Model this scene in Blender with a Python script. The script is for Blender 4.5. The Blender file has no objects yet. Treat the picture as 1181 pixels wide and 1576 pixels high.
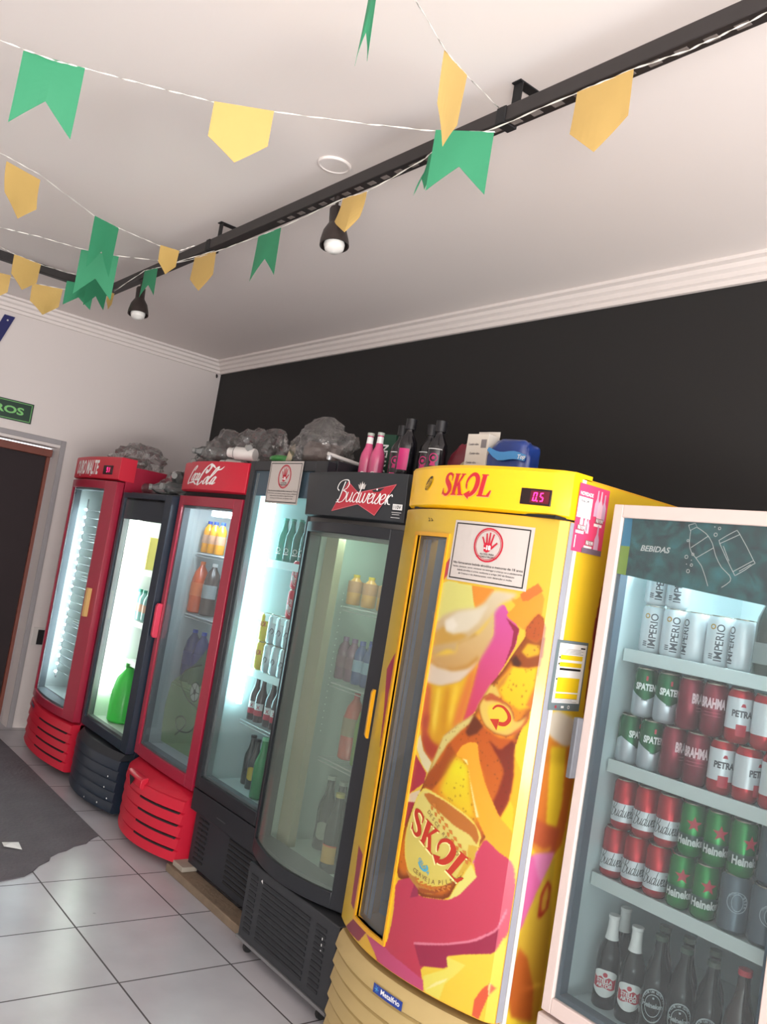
import bpy, math, random
import numpy as np
from math import sin, cos, pi, radians
from mathutils import Vector, Matrix
from mathutils.geometry import tessellate_polygon

sc = bpy.context.scene
COL = sc.collection
random.seed(7)

# ------------------------------------------------------------------ camera
CAM = Vector((0, 0, 1.5))
RIGHT = Vector((0.6103342, 0.77522794, 0.16283059))
UP = Vector((-0.04560223, -0.17083043, 0.98424458))
FWD = Vector((-0.79083032, 0.60814357, 0.06891153))
cd = bpy.data.cameras.new('camera')
cd.sensor_fit = 'VERTICAL'; cd.sensor_height = 36.0; cd.lens = 36.0 * 1333.04 / 1576.0
cd.clip_start = 0.05; cd.clip_end = 100
cam = bpy.data.objects.new('camera', cd); COL.objects.link(cam)
M = Matrix((RIGHT, UP, -FWD)).transposed().to_4x4(); M.translation = CAM
cam.matrix_world = M
sc.camera = cam

# ------------------------------------------------------------------ light and exposure
sc.view_settings.view_transform = 'Standard'
sc.view_settings.look = 'None'
sc.view_settings.gamma = 1.0
sc.view_settings.exposure = 0.0
sc.view_settings.use_curve_mapping = False
w = bpy.data.worlds.new('daylight'); sc.world = w; w.use_nodes = True
w.node_tree.nodes['Background'].inputs[0].default_value = (0.93, 0.96, 1.0, 1)
w.node_tree.nodes['Background'].inputs[1].default_value = 2.35

def area(name, loc, target, sx, sy, power, color):
    l = bpy.data.lights.new(name, 'AREA'); l.shape = 'RECTANGLE'; l.size = sx; l.size_y = sy
    l.energy = power; l.color = color
    o = bpy.data.objects.new(name, l); COL.objects.link(o); o.location = loc
    o.rotation_euler = (Vector(target) - Vector(loc)).to_track_quat('-Z', 'Y').to_euler()
    return o
# daylight through the open shop front, behind and to the right of the camera
area('shopfront_daylight', (2.6, 0.2, 1.35), (-4, 1.2, 1.9), 4.5, 2.4, 30, (1.0, 0.97, 0.92))
# added upward lamp brightening the ceiling, as light off unseen sunlit pavement would
area('ceiling_fill', (3.0, -0.5, 0.15), (2.0, -0.3, 2.9), 5.0, 2.4, 1050, (1.0, 0.96, 0.92))

# ------------------------------------------------------------------ materials
def lin(c):
    return tuple(((v / 255.0) / 12.92 if v / 255.0 <= .04045 else ((v / 255.0 + .055) / 1.055) ** 2.4) for v in c[:3]) + (1,)
MATS = {}
def mat(name, c, rough=.5, metal=0, spec=.5, coat=0, noise=0, nscale=8, bump=0, bscale=40, emit=0):
    if name in MATS: return MATS[name]
    m = bpy.data.materials.new(name); m.use_nodes = True; nt = m.node_tree
    b = nt.nodes['Principled BSDF']
    b.inputs['Base Color'].default_value = lin(c); b.inputs['Roughness'].default_value = rough
    b.inputs['Metallic'].default_value = metal; b.inputs['Specular IOR Level'].default_value = spec
    b.inputs['Coat Weight'].default_value = coat; b.inputs['Coat Roughness'].default_value = .08
    if emit:
        b.inputs['Emission Color'].default_value = lin(c); b.inputs['Emission Strength'].default_value = emit
    if noise or bump:
        tc = nt.nodes.new('ShaderNodeTexCoord')
    if noise:
        n = nt.nodes.new('ShaderNodeTexNoise'); n.inputs['Scale'].default_value = nscale; n.inputs['Detail'].default_value = 5
        nt.links.new(tc.outputs['Object'], n.inputs['Vector'])
        mx = nt.nodes.new('ShaderNodeMix'); mx.data_type = 'RGBA'
        a = lin(c); mx.inputs[6].default_value = tuple(v * (1 - noise) for v in a[:3]) + (1,)
        mx.inputs[7].default_value = tuple(min(1, v * (1 + noise)) for v in a[:3]) + (1,)
        nt.links.new(n.outputs['Fac'], mx.inputs[0]); nt.links.new(mx.outputs[2], b.inputs['Base Color'])
    if bump:
        n = nt.nodes.new('ShaderNodeTexNoise'); n.inputs['Scale'].default_value = bscale; n.inputs['Detail'].default_value = 3
        nt.links.new(tc.outputs['Object'], n.inputs['Vector'])
        bp = nt.nodes.new('ShaderNodeBump'); bp.inputs['Strength'].default_value = bump; bp.inputs['Distance'].default_value = .01
        nt.links.new(n.outputs['Fac'], bp.inputs['Height']); nt.links.new(bp.outputs[0], b.inputs['Normal'])
    MATS[name] = m
    return m
def film(name, tint=(255, 255, 255), haze=.08, hazec=(220, 225, 225), gloss=.5, rough=.03, bump=0, bscale=20):
    """clear sheet: transparent, with a fresnel reflection and a little milky haze"""
    if name in MATS: return MATS[name]
    m = bpy.data.materials.new(name); m.use_nodes = True; nt = m.node_tree; nt.nodes.clear()
    out = nt.nodes.new('ShaderNodeOutputMaterial')
    tr = nt.nodes.new('ShaderNodeBsdfTransparent'); tr.inputs[0].default_value = lin(tint)
    df = nt.nodes.new('ShaderNodeBsdfDiffuse'); df.inputs[0].default_value = lin(hazec)
    gl = nt.nodes.new('ShaderNodeBsdfGlossy'); gl.inputs['Roughness'].default_value = rough
    fr = nt.nodes.new('ShaderNodeFresnel'); fr.inputs[0].default_value = 1.45
    mu = nt.nodes.new('ShaderNodeMath'); mu.operation = 'MULTIPLY'; mu.inputs[1].default_value = gloss
    m1 = nt.nodes.new('ShaderNodeMixShader'); m1.inputs[0].default_value = haze
    m2 = nt.nodes.new('ShaderNodeMixShader')
    L = nt.links.new
    L(tr.outputs[0], m1.inputs[1]); L(df.outputs[0], m1.inputs[2])
    L(fr.outputs[0], mu.inputs[0]); L(mu.outputs[0], m2.inputs[0])
    L(m1.outputs[0], m2.inputs[1]); L(gl.outputs[0], m2.inputs[2]); L(m2.outputs[0], out.inputs[0])
    if bump:
        tc = nt.nodes.new('ShaderNodeTexCoord')
        n = nt.nodes.new('ShaderNodeTexNoise'); n.inputs['Scale'].default_value = bscale; n.inputs['Detail'].default_value = 3
        L(tc.outputs['Object'], n.inputs['Vector'])
        bp = nt.nodes.new('ShaderNodeBump'); bp.inputs['Strength'].default_value = bump; bp.inputs['Distance'].default_value = .02
        L(n.outputs['Fac'], bp.inputs['Height']); L(bp.outputs[0], gl.inputs['Normal']); L(bp.outputs[0], df.inputs['Normal']); L(bp.outputs[0], fr.inputs['Normal'])
    MATS[name] = m
    return m
def lampmat(name, c, s):
    return mat(name, c, emit=s)

# ------------------------------------------------------------------ mesh helpers
class MB:
    def __init__(s): s.v = []; s.f = []; s.m = []
    def add(s, vs, fs, mi=0):
        k = len(s.v); s.v += [tuple(v) for v in vs]
        s.f += [tuple(i + k for i in f) for f in fs]; s.m += [mi] * len(fs)
        return s
    def box(s, x0, x1, y0, y1, z0, z1, mi=0, r=None, c=None):
        vs = [(x0, y0, z0), (x1, y0, z0), (x1, y1, z0), (x0, y1, z0), (x0, y0, z1), (x1, y0, z1), (x1, y1, z1), (x0, y1, z1)]
        if r is not None: vs = [tuple(r @ Vector(v) + Vector(c)) for v in vs]
        return s.add(vs, [(0, 3, 2, 1), (4, 5, 6, 7), (0, 1, 5, 4), (1, 2, 6, 5), (2, 3, 7, 6), (3, 0, 4, 7)], mi)
    def lathe(s, prof, seg=20, mi=0, mis=None, c=(0, 0, 0), r=None, zmod=None, cap=True):
        vs = []
        for k, (rr, z) in enumerate(prof):
            for i in range(seg):
                a = 2 * pi * i / seg
                zz = z + (zmod(k, a) if zmod else 0)
                v = Vector((rr * cos(a), rr * sin(a), zz))
                if r is not None: v = r @ v
                vs.append(tuple(v + Vector(c)))
        base = len(s.v); s.v += vs
        for k in range(len(prof) - 1):
            for i in range(seg):
                j = (i + 1) % seg
                s.f.append((base + k * seg + i, base + k * seg + j, base + (k + 1) * seg + j, base + (k + 1) * seg + i))
                s.m.append(mis[k] if mis else mi)
        if cap:
            if prof[0][0] > 1e-5: s.f.append(tuple(base + i for i in reversed(range(seg)))); s.m.append(mis[0] if mis else mi)
            if prof[-1][0] > 1e-5: s.f.append(tuple(base + (len(prof) - 1) * seg + i for i in range(seg))); s.m.append(mis[-1] if mis else mi)
        return s
    def tube(s, pts, r, seg=8, mi=0, flat=1.0):
        pts = [Vector(p) for p in pts]; rings = []
        for i, p in enumerate(pts):
            t = (pts[min(i + 1, len(pts) - 1)] - pts[max(i - 1, 0)]).normalized()
            a = Vector((0, 0, 1)) if abs(t.z) < .9 else Vector((1, 0, 0))
            u = t.cross(a).normalized(); v = t.cross(u)
            rad = r[i] if isinstance(r, (list, tuple)) else r
            rings.append([p + u * rad * cos(2 * pi * k / seg) + v * rad * flat * sin(2 * pi * k / seg) for k in range(seg)])
        vs = [q for g in rings for q in g]; fs = []
        for i in range(len(pts) - 1):
            for k in range(seg):
                j = (k + 1) % seg; fs.append((i * seg + k, i * seg + j, (i + 1) * seg + j, (i + 1) * seg + k))
        fs.append(tuple(reversed(range(seg)))); fs.append(tuple((len(pts) - 1) * seg + k for k in range(seg)))
        return s.add(vs, fs, mi)
    def bar(s, fn, xa, xb, sec, yb, n=14, mi=0):
        """front surface follows fn(x)+dy for each (dy,z) of sec, flat back at yb"""
        xs = [xa + (xb - xa) * i / n for i in range(n + 1)]; k = len(sec)
        vs = [(x, fn(x) + dy, z) for x in xs for dy, z in sec] + [(x, yb, sec[0][1]) for x in xs] + [(x, yb, sec[-1][1]) for x in xs]
        b0 = (n + 1) * k; b1 = b0 + n + 1; fs = []
        for i in range(n):
            for j in range(k - 1): fs.append((i * k + j, (i + 1) * k + j, (i + 1) * k + j + 1, i * k + j + 1))
            fs.append((i * k, b0 + i, b0 + i + 1, (i + 1) * k))
            fs.append((i * k + k - 1, (i + 1) * k + k - 1, b1 + i + 1, b1 + i))
            fs.append((b0 + i, b1 + i, b1 + i + 1, b0 + i + 1))
        fs.append(tuple([j for j in range(k)] + [b1, b0])); fs.append(tuple([n * k + j for j in reversed(range(k))] + [b0 + n, b1 + n]))
        return s.add(vs, fs, mi)
    def build(s, name, mats, parent=None, bevel=0, smooth=True, loc=None):
        me = bpy.data.meshes.new(name); me.from_pydata(s.v, [], s.f)
        if not isinstance(mats, (list, tuple)): mats = [mats]
        for m in mats: me.materials.append(m)
        me.polygons.foreach_set('material_index', s.m)
        me.validate(); me.update()
        if smooth:
            me.polygons.foreach_set('use_smooth', [True] * len(me.polygons)); me.set_sharp_from_angle(angle=radians(38))
        o = bpy.data.objects.new(name, me); COL.objects.link(o)
        if parent is not None: o.parent = parent
        if loc is not None: o.location = loc
        if bevel:
            b = o.modifiers.new('bevel', 'BEVEL'); b.width = bevel; b.segments = 2; b.limit_method = 'ANGLE'; b.angle_limit = radians(50)
            b.harden_normals = False
        return o
def tag(o, label=None, cat=None, group=None, kind=None):
    if label: o['label'] = label
    if cat: o['category'] = cat
    if group: o['group'] = group
    if kind: o['kind'] = kind
    return o
def thing(name, label, cat, loc=(0, 0, 0), rz=0, group=None):
    o = bpy.data.objects.new(name, None); COL.objects.link(o); o.empty_display_size = .05
    o.location = loc; o.rotation_euler = (0, 0, rz)
    return tag(o, label, cat, group)
def dup(root, loc, rz, label, group=None, rot=None):
    r = root.copy(); COL.objects.link(r); r.location = loc; r.rotation_euler = rot if rot else (0, 0, rz); r['label'] = label
    if group: r['group'] = group
    for ch in list(root.children):
        c = ch.copy(); COL.objects.link(c); c.parent = r
        for g in list(ch.children):
            d = g.copy(); COL.objects.link(d); d.parent = c
    return r
class Proto:
    """first use moves the prototype itself, later uses copy it"""
    def __init__(s, root): s.root = root; s.used = False
    def put(s, loc, rz, label, group=None, rot=None):
        if not s.used:
            s.used = True; o = s.root; o.location = loc; o.rotation_euler = rot if rot else (0, 0, rz); o['label'] = label
            if group: o['group'] = group
            return o
        return dup(s.root, loc, rz, label, group, rot)
ORD = ['first', 'second', 'third', 'fourth', 'fifth', 'sixth', 'seventh', 'eighth', 'ninth', 'tenth', 'eleventh', 'twelfth', 'thirteenth']

# ------------------------------------------------------------------ lettering
_tc = {}
def text2d(body, bold=0.0):
    k = (body, bold)
    if k not in _tc:
        c = bpy.data.curves.new('lettering', 'FONT'); c.body = body; c.resolution_u = 3; c.offset = bold; c.align_x = 'LEFT'
        o = bpy.data.objects.new('lettering', c); me = o.to_mesh()
        vs = [(v.co.x, v.co.y) for v in me.vertices]; fs = [tuple(p.vertices) for p in me.polygons]
        o.to_mesh_clear(); bpy.data.objects.remove(o); bpy.data.curves.remove(c)
        mx = max(v[0] for v in vs) if vs else 1; mn = min(v[0] for v in vs) if vs else 0
        _tc[k] = ([(x - mn, y) for x, y in vs], fs, mx - mn)
    return _tc[k]
class Ink:
    """flat shapes in a (u, v) plane, laid on a surface function S(u, v) -> point"""
    def __init__(s): s.v = []; s.f = []; s.m = []
    def poly(s, pts, mi=0):
        t = tessellate_polygon([[Vector((p[0], p[1], 0)) for p in pts]]); k = len(s.v)
        s.v += [tuple(p) for p in pts]
        for f in t: s.f.append(tuple(i + k for i in f)); s.m.append(mi)
        return s
    def flatpoly(s, flat, mi=0, sc=1.0): return s.poly([(flat[i] * sc, flat[i + 1] * sc) for i in range(0, len(flat), 2)], mi)
    def quad(s, x0, x1, y0, y1, mi=0): return s.poly([(x0, y0), (x1, y0), (x1, y1), (x0, y1)], mi)
    def ring(s, cx, cy, r0, r1, mi=0, a0=0, a1=360, n=28, sy=1):
        k = len(s.v)
        for i in range(n + 1):
            a = radians(a0 + (a1 - a0) * i / n)
            s.v += [(cx + r0 * cos(a), cy + r0 * sin(a) * sy), (cx + r1 * cos(a), cy + r1 * sin(a) * sy)]
        for i in range(n): s.f.append((k + 2 * i, k + 2 * i + 1, k + 2 * i + 3, k + 2 * i + 2)); s.m.append(mi)
        return s
    def stroke(s, pts, w, mi=0, nib=None, smooth=3):
        """ribbon along a smoothed path; w is a width or a list; nib=(angle, thin) makes it calligraphic"""
        P = [Vector(p) for p in pts]; W = list(w) if isinstance(w, (list, tuple)) else [w] * len(P)
        if smooth and len(P) > 2:
            Q = []; WQ = []
            for i in range(len(P) - 1):
                p0, p1, p2, p3 = P[max(i - 1, 0)], P[i], P[i + 1], P[min(i + 2, len(P) - 1)]
                for j in range(smooth):
                    t = j / smooth
                    Q.append(.5 * ((2 * p1) + (p2 - p0) * t + (2 * p0 - 5 * p1 + 4 * p2 - p3) * t * t + (3 * p1 - p0 - 3 * p2 + p3) * t ** 3))
                    WQ.append(W[i] * (1 - t) + W[i + 1] * t)
            Q.append(P[-1]); WQ.append(W[-1]); P, W = Q, WQ
        k = len(s.v)
        for i, p in enumerate(P):
            t = P[min(i + 1, len(P) - 1)] - P[max(i - 1, 0)]
            if t.length < 1e-9: t = Vector((1, 0))
            t.normalize(); n = Vector((-t.y, t.x)); ww = W[i] / 2
            if nib: ww *= nib[1] + (1 - nib[1]) * abs(sin(math.atan2(t.y, t.x) - nib[0]))
            s.v += [tuple(p + n * ww), tuple(p - n * ww)]
        for i in range(len(P) - 1): s.f.append((k + 2 * i, k + 2 * i + 1, k + 2 * i + 3, k + 2 * i + 2)); s.m.append(mi)
        return s
    def text(s, body, x, y, h, mi=0, bold=0.02, slant=0, width=None, rot=0, center=False):
        vs, fs, wd = text2d(body, bold); k = len(s.v)
        sx = h / .7; sxx = (width / wd) if width else sx
        ox = -wd * sxx / 2 if center else 0
        for a, b in vs:
            u = ox + a * sxx + b * sx * slant; v = b * sx
            s.v.append((x + u * cos(rot) - v * sin(rot), y + u * sin(rot) + v * cos(rot)))
        for f in fs: s.f.append(tuple(i + k for i in f)); s.m.append(mi)
        return s
    def merge(s, other, fn, mi=0):
        k = len(s.v); s.v += [fn(*p) for p in other.v]
        for f in other.f: s.f.append(tuple(i + k for i in f)); s.m.append(mi)
        return s
    def lay(s, name, mats, S, parent, label=None, lift='f'):
        # inks with a higher index are printed over those below them
        lv = [0] * len(s.v)
        for f, m in zip(s.f, s.m):
            for i in f: lv[i] = max(lv[i], m)
        V, F_, M_ = s.v, s.f, s.m
        if lift == 'r':     # cut wide shapes into narrow strips so that they follow the curve
            import bmesh
            bm = bmesh.new(); vv = [bm.verts.new((p[0], p[1], 0)) for p in V]
            for f, m in zip(F_, M_):
                try: bm.faces.new([vv[i] for i in f]).material_index = m
                except ValueError: pass
            us = [p[0] for p in V]; n = int((max(us) - min(us)) / .004)
            for i in range(1, n + 1):
                bmesh.ops.bisect_plane(bm, geom=bm.verts[:] + bm.edges[:] + bm.faces[:], plane_co=(min(us) + i * .004, 0, 0), plane_no=(1, 0, 0))
            bm.verts.index_update(); V = [(v.co.x, v.co.y) for v in bm.verts]; F_ = [tuple(v.index for v in f.verts) for f in bm.faces]; M_ = [f.material_index for f in bm.faces]; bm.free()
            lv = [0] * len(V)
            for f, m in zip(F_, M_):
                for i in f: lv[i] = max(lv[i], m)
        mb = MB(); mb.f = F_; mb.m = M_
        for p, l in zip(V, lv):
            q = Vector(S(*p)); e = .0004 * l
            q += Vector((0, -e, 0)) if lift == 'f' else Vector((e, 0, 0)) if lift == 'x' else Vector((q.x, q.y, 0)).normalized() * e
            mb.v.append(tuple(q))
        o = mb.build(name, mats, parent, smooth=False)
        if label: o['label'] = label
        return o
def onfront(fn, off=.0015): return lambda u, v: (u, fn(u) - off, v)
def onplane(o, e1, e2, n=(0, 0, 0), off=0):
    o, e1, e2, n = Vector(o), Vector(e1), Vector(e2), Vector(n)
    return lambda u, v: tuple(o + e1 * u + e2 * v + n * off)
def oncyl(r, a0=-pi / 2, off=.0004): return lambda u, v: ((r + off) * cos(a0 + u / r), (r + off) * sin(a0 + u / r), v)

def skol_word():
    k = Ink()
    k.stroke([(.50, .72), (.50, .86), (.40, .97), (.26, .99), (.13, .90), (.13, .72), (.27, .56), (.42, .42), (.50, .24), (.42, .06), (.26, 0), (.10, .08), (.04, .26)],
             [.04, .08, .11, .12, .17, .22, .25, .25, .22, .16, .11, .08, .04])
    k.poly([(.47, .98), (.53, .98), (.53, .66), (.48, .66)]); k.poly([(.01, 0), (.06, 0), (.06, .32), (.01, .32)])
    k.quad(.70, .92, 0, 1); k.quad(.64, .99, 0, .05); k.quad(.64, .99, .95, 1)
    k.poly([(.86, .40), (.96, .40), (1.26, .97), (1.12, .97)]); k.quad(1.05, 1.32, .95, 1)
    k.poly([(.93, .50), (1.06, .62), (1.36, .03), (1.14, .03)]); k.quad(1.08, 1.44, 0, .05)
    k.stroke([(1.55, .52), (1.58, .30), (1.50, .50), (1.54, .76), (1.72, .96), (1.92, .97), (2.08, .80), (2.12, .50), (2.04, .22), (1.86, .05), (1.72, .03)],
             [.03, .03, .08, .12, .15, .18, .23, .26, .23, .17, .13])
    k.poly([(1.80, .24), (1.80, -.16), (1.46, .06)])
    k.quad(2.32, 2.55, 0, 1); k.quad(2.26, 2.62, .95, 1); k.quad(2.26, 2.92, 0, .06); k.poly([(2.76, .05), (2.92, 0), (2.97, .30), (2.90, .30)])
    return k
SKOL = skol_word()      # 3 wide, 1 high
def bud_word():
    k = Ink(); nib = (radians(20), .45)
    def L(pts, dx, w=.2): w *= .72; k.stroke([(x + dx + y * .32, y) for x, y in pts], w, nib=nib)
    L([(.45, 2.05), (.35, 1.2), (.30, .5), (.15, 0), (-.1, -.1)], 0, .24)
    L([(-.1, 1.1), (-.5, 1.35), (-.4, 1.9), (.1, 2.2), (.8, 2.2), (1.1, 1.8), (.9, 1.35), (.5, 1.15), (1.0, 1.0), (1.2, .6), (.9, .05), (.3, -.1), (.0, .2)], 0, .2)
    x = 1.35
    U = [(0, 1), (-.02, .4), (.15, .02), (.4, .1), (.6, .5), (.65, 1), (.6, .3), (.72, 0), (.95, .2)]
    D = [(.62, .85), (.35, 1), (.08, .7), (.05, .25), (.25, 0), (.5, .15), (.66, .6), (.74, 1.9), (.66, .3), (.76, 0), (.98, .2)]
    Wl = [(0, 1), (0, .3), (.18, 0), (.4, .2), (.5, 1), (.48, .3), (.65, 0), (.88, .3), (.98, 1), (1.1, .8)]
    Ee = [(.0, .4), (.35, .5), (.52, .8), (.36, 1), (.12, .85), (.03, .4), (.18, .02), (.45, .05), (.65, .25)]
    I = [(.05, 1), (.0, .3), (.12, 0), (.32, .2)]
    Ss = [(-.02, .2), (.22, .7), (.3, 1.05), (.42, .6), (.38, .1), (.12, 0), (.05, .15)]
    R = [(.0, .3), (.15, 1), (.12, .0)]
    for g, adv in ((U, .92), (D, .95), (Wl, 1.08), (Ee, .66), (I, .34), (Ss, .5), (Ee, .66)):
        L(g, x); x += adv
    L(R, x); L([(.12, .4), (.3, .85), (.5, 1), (.62, .8)], x); L([(.2, .5), (.4, .1), (.7, .05)], x)
    xi = 1.35 + .92 + .95 + 1.08 + .66
    k.ring(xi + .08 + .45, 1.42, 0, .1, n=8)
    return k, x + 1.0
BUD, BUDW = bud_word()
def coke_word():
    k = Ink(); nib = (radians(30), .25)
    def L(pts, dx=0, w=.26): w *= 1.35; k.stroke([(x + dx + y * .42, y) for x, y in pts], w, nib=nib)
    # capital C with its tail
    L([(.35, 2.2), (.62, 2.75), (.4, 3.0), (.0, 2.3), (-.25, 1.2), (-.3, .3), (-.05, -.05), (.5, .25)], 0, .3)
    k.stroke([(.1, .25), (.5, .1), (1.0, .22), (1.5, .28), (1.9, -.05), (2.3, -.15)], [.06, .16, .3, .34, .3, .05])
    O = [(.3, 1.7), (.05, 1.3), (.0, .75), (.2, .55), (.45, .9), (.48, 1.4), (.3, 1.72), (.6, 1.6)]
    Cc = [(.48, 1.5), (.3, 1.72), (.05, 1.3), (.02, .75), (.22, .55), (.5, .8)]
    A = [(.45, 1.6), (.25, 1.72), (.05, 1.3), (.02, .75), (.16, .55), (.4, .9), (.5, 1.7), (.45, .8), (.55, .55), (.75, .8)]
    L(O, .5); L(Cc, 1.05); L(A, 1.6)
    k.stroke([(3.0, 1.5), (3.35, 1.6)], .12)
    L([(1.0, 2.4), (1.05, 1.9), (1.3, 1.9), (1.5, 2.6), (1.35, 3.2), (1.0, 3.2), (.55, 2.5), (.3, 1.4), (.2, .3), (.4, -.2), (.8, .0), (1.1, .5)], 2.3, .36)
    k.stroke([(4.6, 3.15), (5.0, 3.2), (5.4, 3.0), (5.8, 2.6)], [.1, .3, .36, .1])
    Ob = [(.3, 1.2), (.05, .8), (.0, .2), (.22, -.05), (.5, .3), (.5, .9), (.3, 1.22), (.7, 1.1)]
    L(Ob, 3.7); L([(.0, .6), (.5, 1.6), (.75, 2.6), (.6, 2.9), (.35, 2.2), (.1, .9), (.1, .1), (.3, -.08), (.55, .3)], 4.4)
    L([(.45, 1.1), (.25, 1.22), (.05, .8), (.02, .2), (.16, -.05), (.4, .4), (.5, 1.2), (.45, .2), (.55, -.05), (.85, .3)], 5.1)
    k.stroke([(5.9, 2.1), (6.3, 2.4), (6.7, 2.5), (7.2, 3.0)], [.06, .22, .2, .04])
    return k
COKE = coke_word()      # about 7 wide, 3.2 high

# ------------------------------------------------------------------ common materials
M_white = mat('white_paint', (205, 200, 196), .6)
M_red = mat('red_plastic', (192, 24, 50), .42, coat=.08, noise=.08)
M_redmetal = mat('red_enamel', (150, 24, 52), .35, coat=.12)
M_navy = mat('navy_enamel', (28, 40, 54), .35, noise=.08)
M_black = mat('black_enamel', (30, 33, 38), .4, noise=.1)
M_blackpl = mat('black_plastic', (34, 38, 44), .5, noise=.15)
M_yel = mat('yellow_enamel', (212, 154, 28), .32, coat=.25, noise=.04)
M_cream = mat('aged_yellow_plastic', (176, 154, 104), .45, noise=.06)
M_liner = mat('white_liner', (214, 222, 220), .35)
M_liner2 = mat('grey_liner', (170, 178, 178), .4)
M_rail = mat('shelf_rail_white', (215, 225, 222), .4)
M_wire = mat('coated_wire', (200, 205, 205), .35, metal=.3)
M_gasket = mat('grey_gasket', (90, 95, 100), .6)
M_alu = mat('aluminium', (190, 192, 195), .32, metal=.8)
M_dark = mat('dark_rubber', (22, 22, 24), .7)
M_paper = mat('white_sticker', (190, 182, 176), .5)
M_ink = mat('black_ink', (25, 24, 26), .5)
M_redink = mat('red_ink', (186, 28, 52), .45)
M_wink = mat('white_ink', (232, 232, 230), .45)
G_clear = film('clear_glass', haze=.02, gloss=.7)
G_cool = film('bluish_glass', tint=(232, 243, 244), haze=.07, hazec=(205, 218, 222), gloss=.8)
G_mist = film('misted_glass', tint=(215, 225, 218), haze=.17, hazec=(190, 205, 195), gloss=.6, rough=.12)
G_dim = film('tinted_glass', tint=(200, 206, 210), haze=.24, hazec=(150, 158, 162), gloss=.8)
# ================================================================== THE ROOM
XW, YW, ZC = -6.35, 3.03, 2.945
def struct(name, mb, mats, label=None, **kw):
    o = mb.build(name, mats, **kw); o['kind'] = 'structure'
    if label: o['label'] = label
    return o
def tile_floor_mat():
    m = bpy.data.materials.new('floor_tiles'); m.use_nodes = True; nt = m.node_tree; b = nt.nodes['Principled BSDF']; L = nt.links.new
    g = nt.nodes.new('ShaderNodeNewGeometry'); sp = nt.nodes.new('ShaderNodeSeparateXYZ'); L(g.outputs['Position'], sp.inputs[0])
    def ma(op, a, bb=None):
        n = nt.nodes.new('ShaderNodeMath'); n.operation = op
        for i, q in enumerate((a, bb)):
            if q is None: continue
            if isinstance(q, (int, float)): n.inputs[i].default_value = q
            else: L(q, n.inputs[i])
        return n.outputs[0]
    def joint(s, off, per, wd):
        t = ma('DIVIDE', ma('SUBTRACT', s, off), per); fr = ma('FRACT', t)
        d = ma('MULTIPLY', ma('MINIMUM', fr, ma('SUBTRACT', 1.0, fr)), per)
        return ma('LESS_THAN', d, wd)
    j = ma('MAXIMUM', joint(sp.outputs[0], -2.77, .438, .0032), joint(sp.outputs[1], 1.775, .4265, .0032))
    n = nt.nodes.new('ShaderNodeTexNoise'); n.inputs['Scale'].default_value = 3.5; n.inputs['Detail'].default_value = 6; L(g.outputs['Position'], n.inputs['Vector'])
    cr = nt.nodes.new('ShaderNodeValToRGB'); cr.color_ramp.elements[0].position = .35; cr.color_ramp.elements[1].position = .65
    cr.color_ramp.elements[0].color = lin((172, 170, 176)); cr.color_ramp.elements[1].color = lin((186, 185, 190)); L(n.outputs[0], cr.inputs[0])
    mx = nt.nodes.new('ShaderNodeMix'); mx.data_type = 'RGBA'; L(j, mx.inputs[0]); L(cr.outputs[0], mx.inputs[6]); mx.inputs[7].default_value = lin((78, 74, 76))
    L(mx.outputs[2], b.inputs['Base Color'])
    n2 = nt.nodes.new('ShaderNodeTexNoise'); n2.inputs['Scale'].default_value = 14; L(g.outputs['Position'], n2.inputs['Vector'])
    r = ma('ADD', ma('MULTIPLY', n2.outputs[0], .06), .26); r = ma('MAXIMUM', r, ma('MULTIPLY', j, .8)); L(r, b.inputs['Roughness'])
    bp = nt.nodes.new('ShaderNodeBump'); bp.inputs['Strength'].default_value = .25; bp.inputs['Distance'].default_value = .002; bp.invert = True; L(j, bp.inputs['Height']); L(bp.outputs[0], b.inputs['Normal'])
    return m
struct('floor', MB().box(XW - 1.6, 3.2, -3.2, YW + .1, -.1, 0), tile_floor_mat(), 'glossy light grey square floor tiles with dark joints')
M_ceil = mat('ceiling_paint', (232, 224, 220), .75, bump=.12, bscale=1.6)
struct('ceiling', MB().box(XW - .2, 2.6, -3.2, YW + .1, ZC, ZC + .1), M_ceil, 'matt white painted ceiling of the shop')
struct('wall_back', MB().box(XW - .2, 3.2, YW, YW + .15, 0, ZC + .1), mat('black_wall_paint', (28, 27, 27), .7, noise=.05, nscale=2), 'black painted wall behind the fridges')
wl = MB()
wl.box(XW - .2, XW, 1.90, YW, 0, ZC); wl.box(XW - .2, XW, .95, 1.90, 2.0, ZC); wl.box(XW - .2, XW, -3.2, .95, 0, ZC)
struct('wall_left', wl, mat('white_wall_paint', (214, 206, 203), .7, bump=.1, bscale=6), 'white painted end wall with the dark doorway')
struct('wall_front', MB().box(XW, 2.0, -3.2, -3.1, 0, ZC), M_ceil, 'plain white wall facing the fridges')
# door of the toilets, recessed in the end wall
dm = mat('dark_brown_door', (38, 27, 30), .8, noise=.15, nscale=5); fm = mat('brown_lintel_wood', (112, 56, 42), .5, noise=.2, nscale=20)
d = struct('door_1', MB().box(XW - .19, XW - .15, .98, 1.87, 0.005, 1.96), dm, 'dark brown door below the green sign')
MB().box(XW - .20, XW - .10, .96, 1.885, 1.93, 1.985).box(XW - .20, XW - .13, 1.86, 1.885, 0, 1.93).box(XW - .20, XW - .13, .96, .985, 0, 1.93).build('door_frame', fm, d, bevel=.003)
fr = MB(); fr.box(XW, XW + .012, 1.90, 1.935, 0, 2.055); fr.box(XW, XW + .012, .93, 1.90, 2.02, 2.055); fr.box(XW, XW + .012, .915, .95, 0, 2.02)
struct('trim_3', fr, mat('grey_architrave', (150, 146, 148), .5), 'grey trim around the doorway', bevel=.002)
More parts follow.
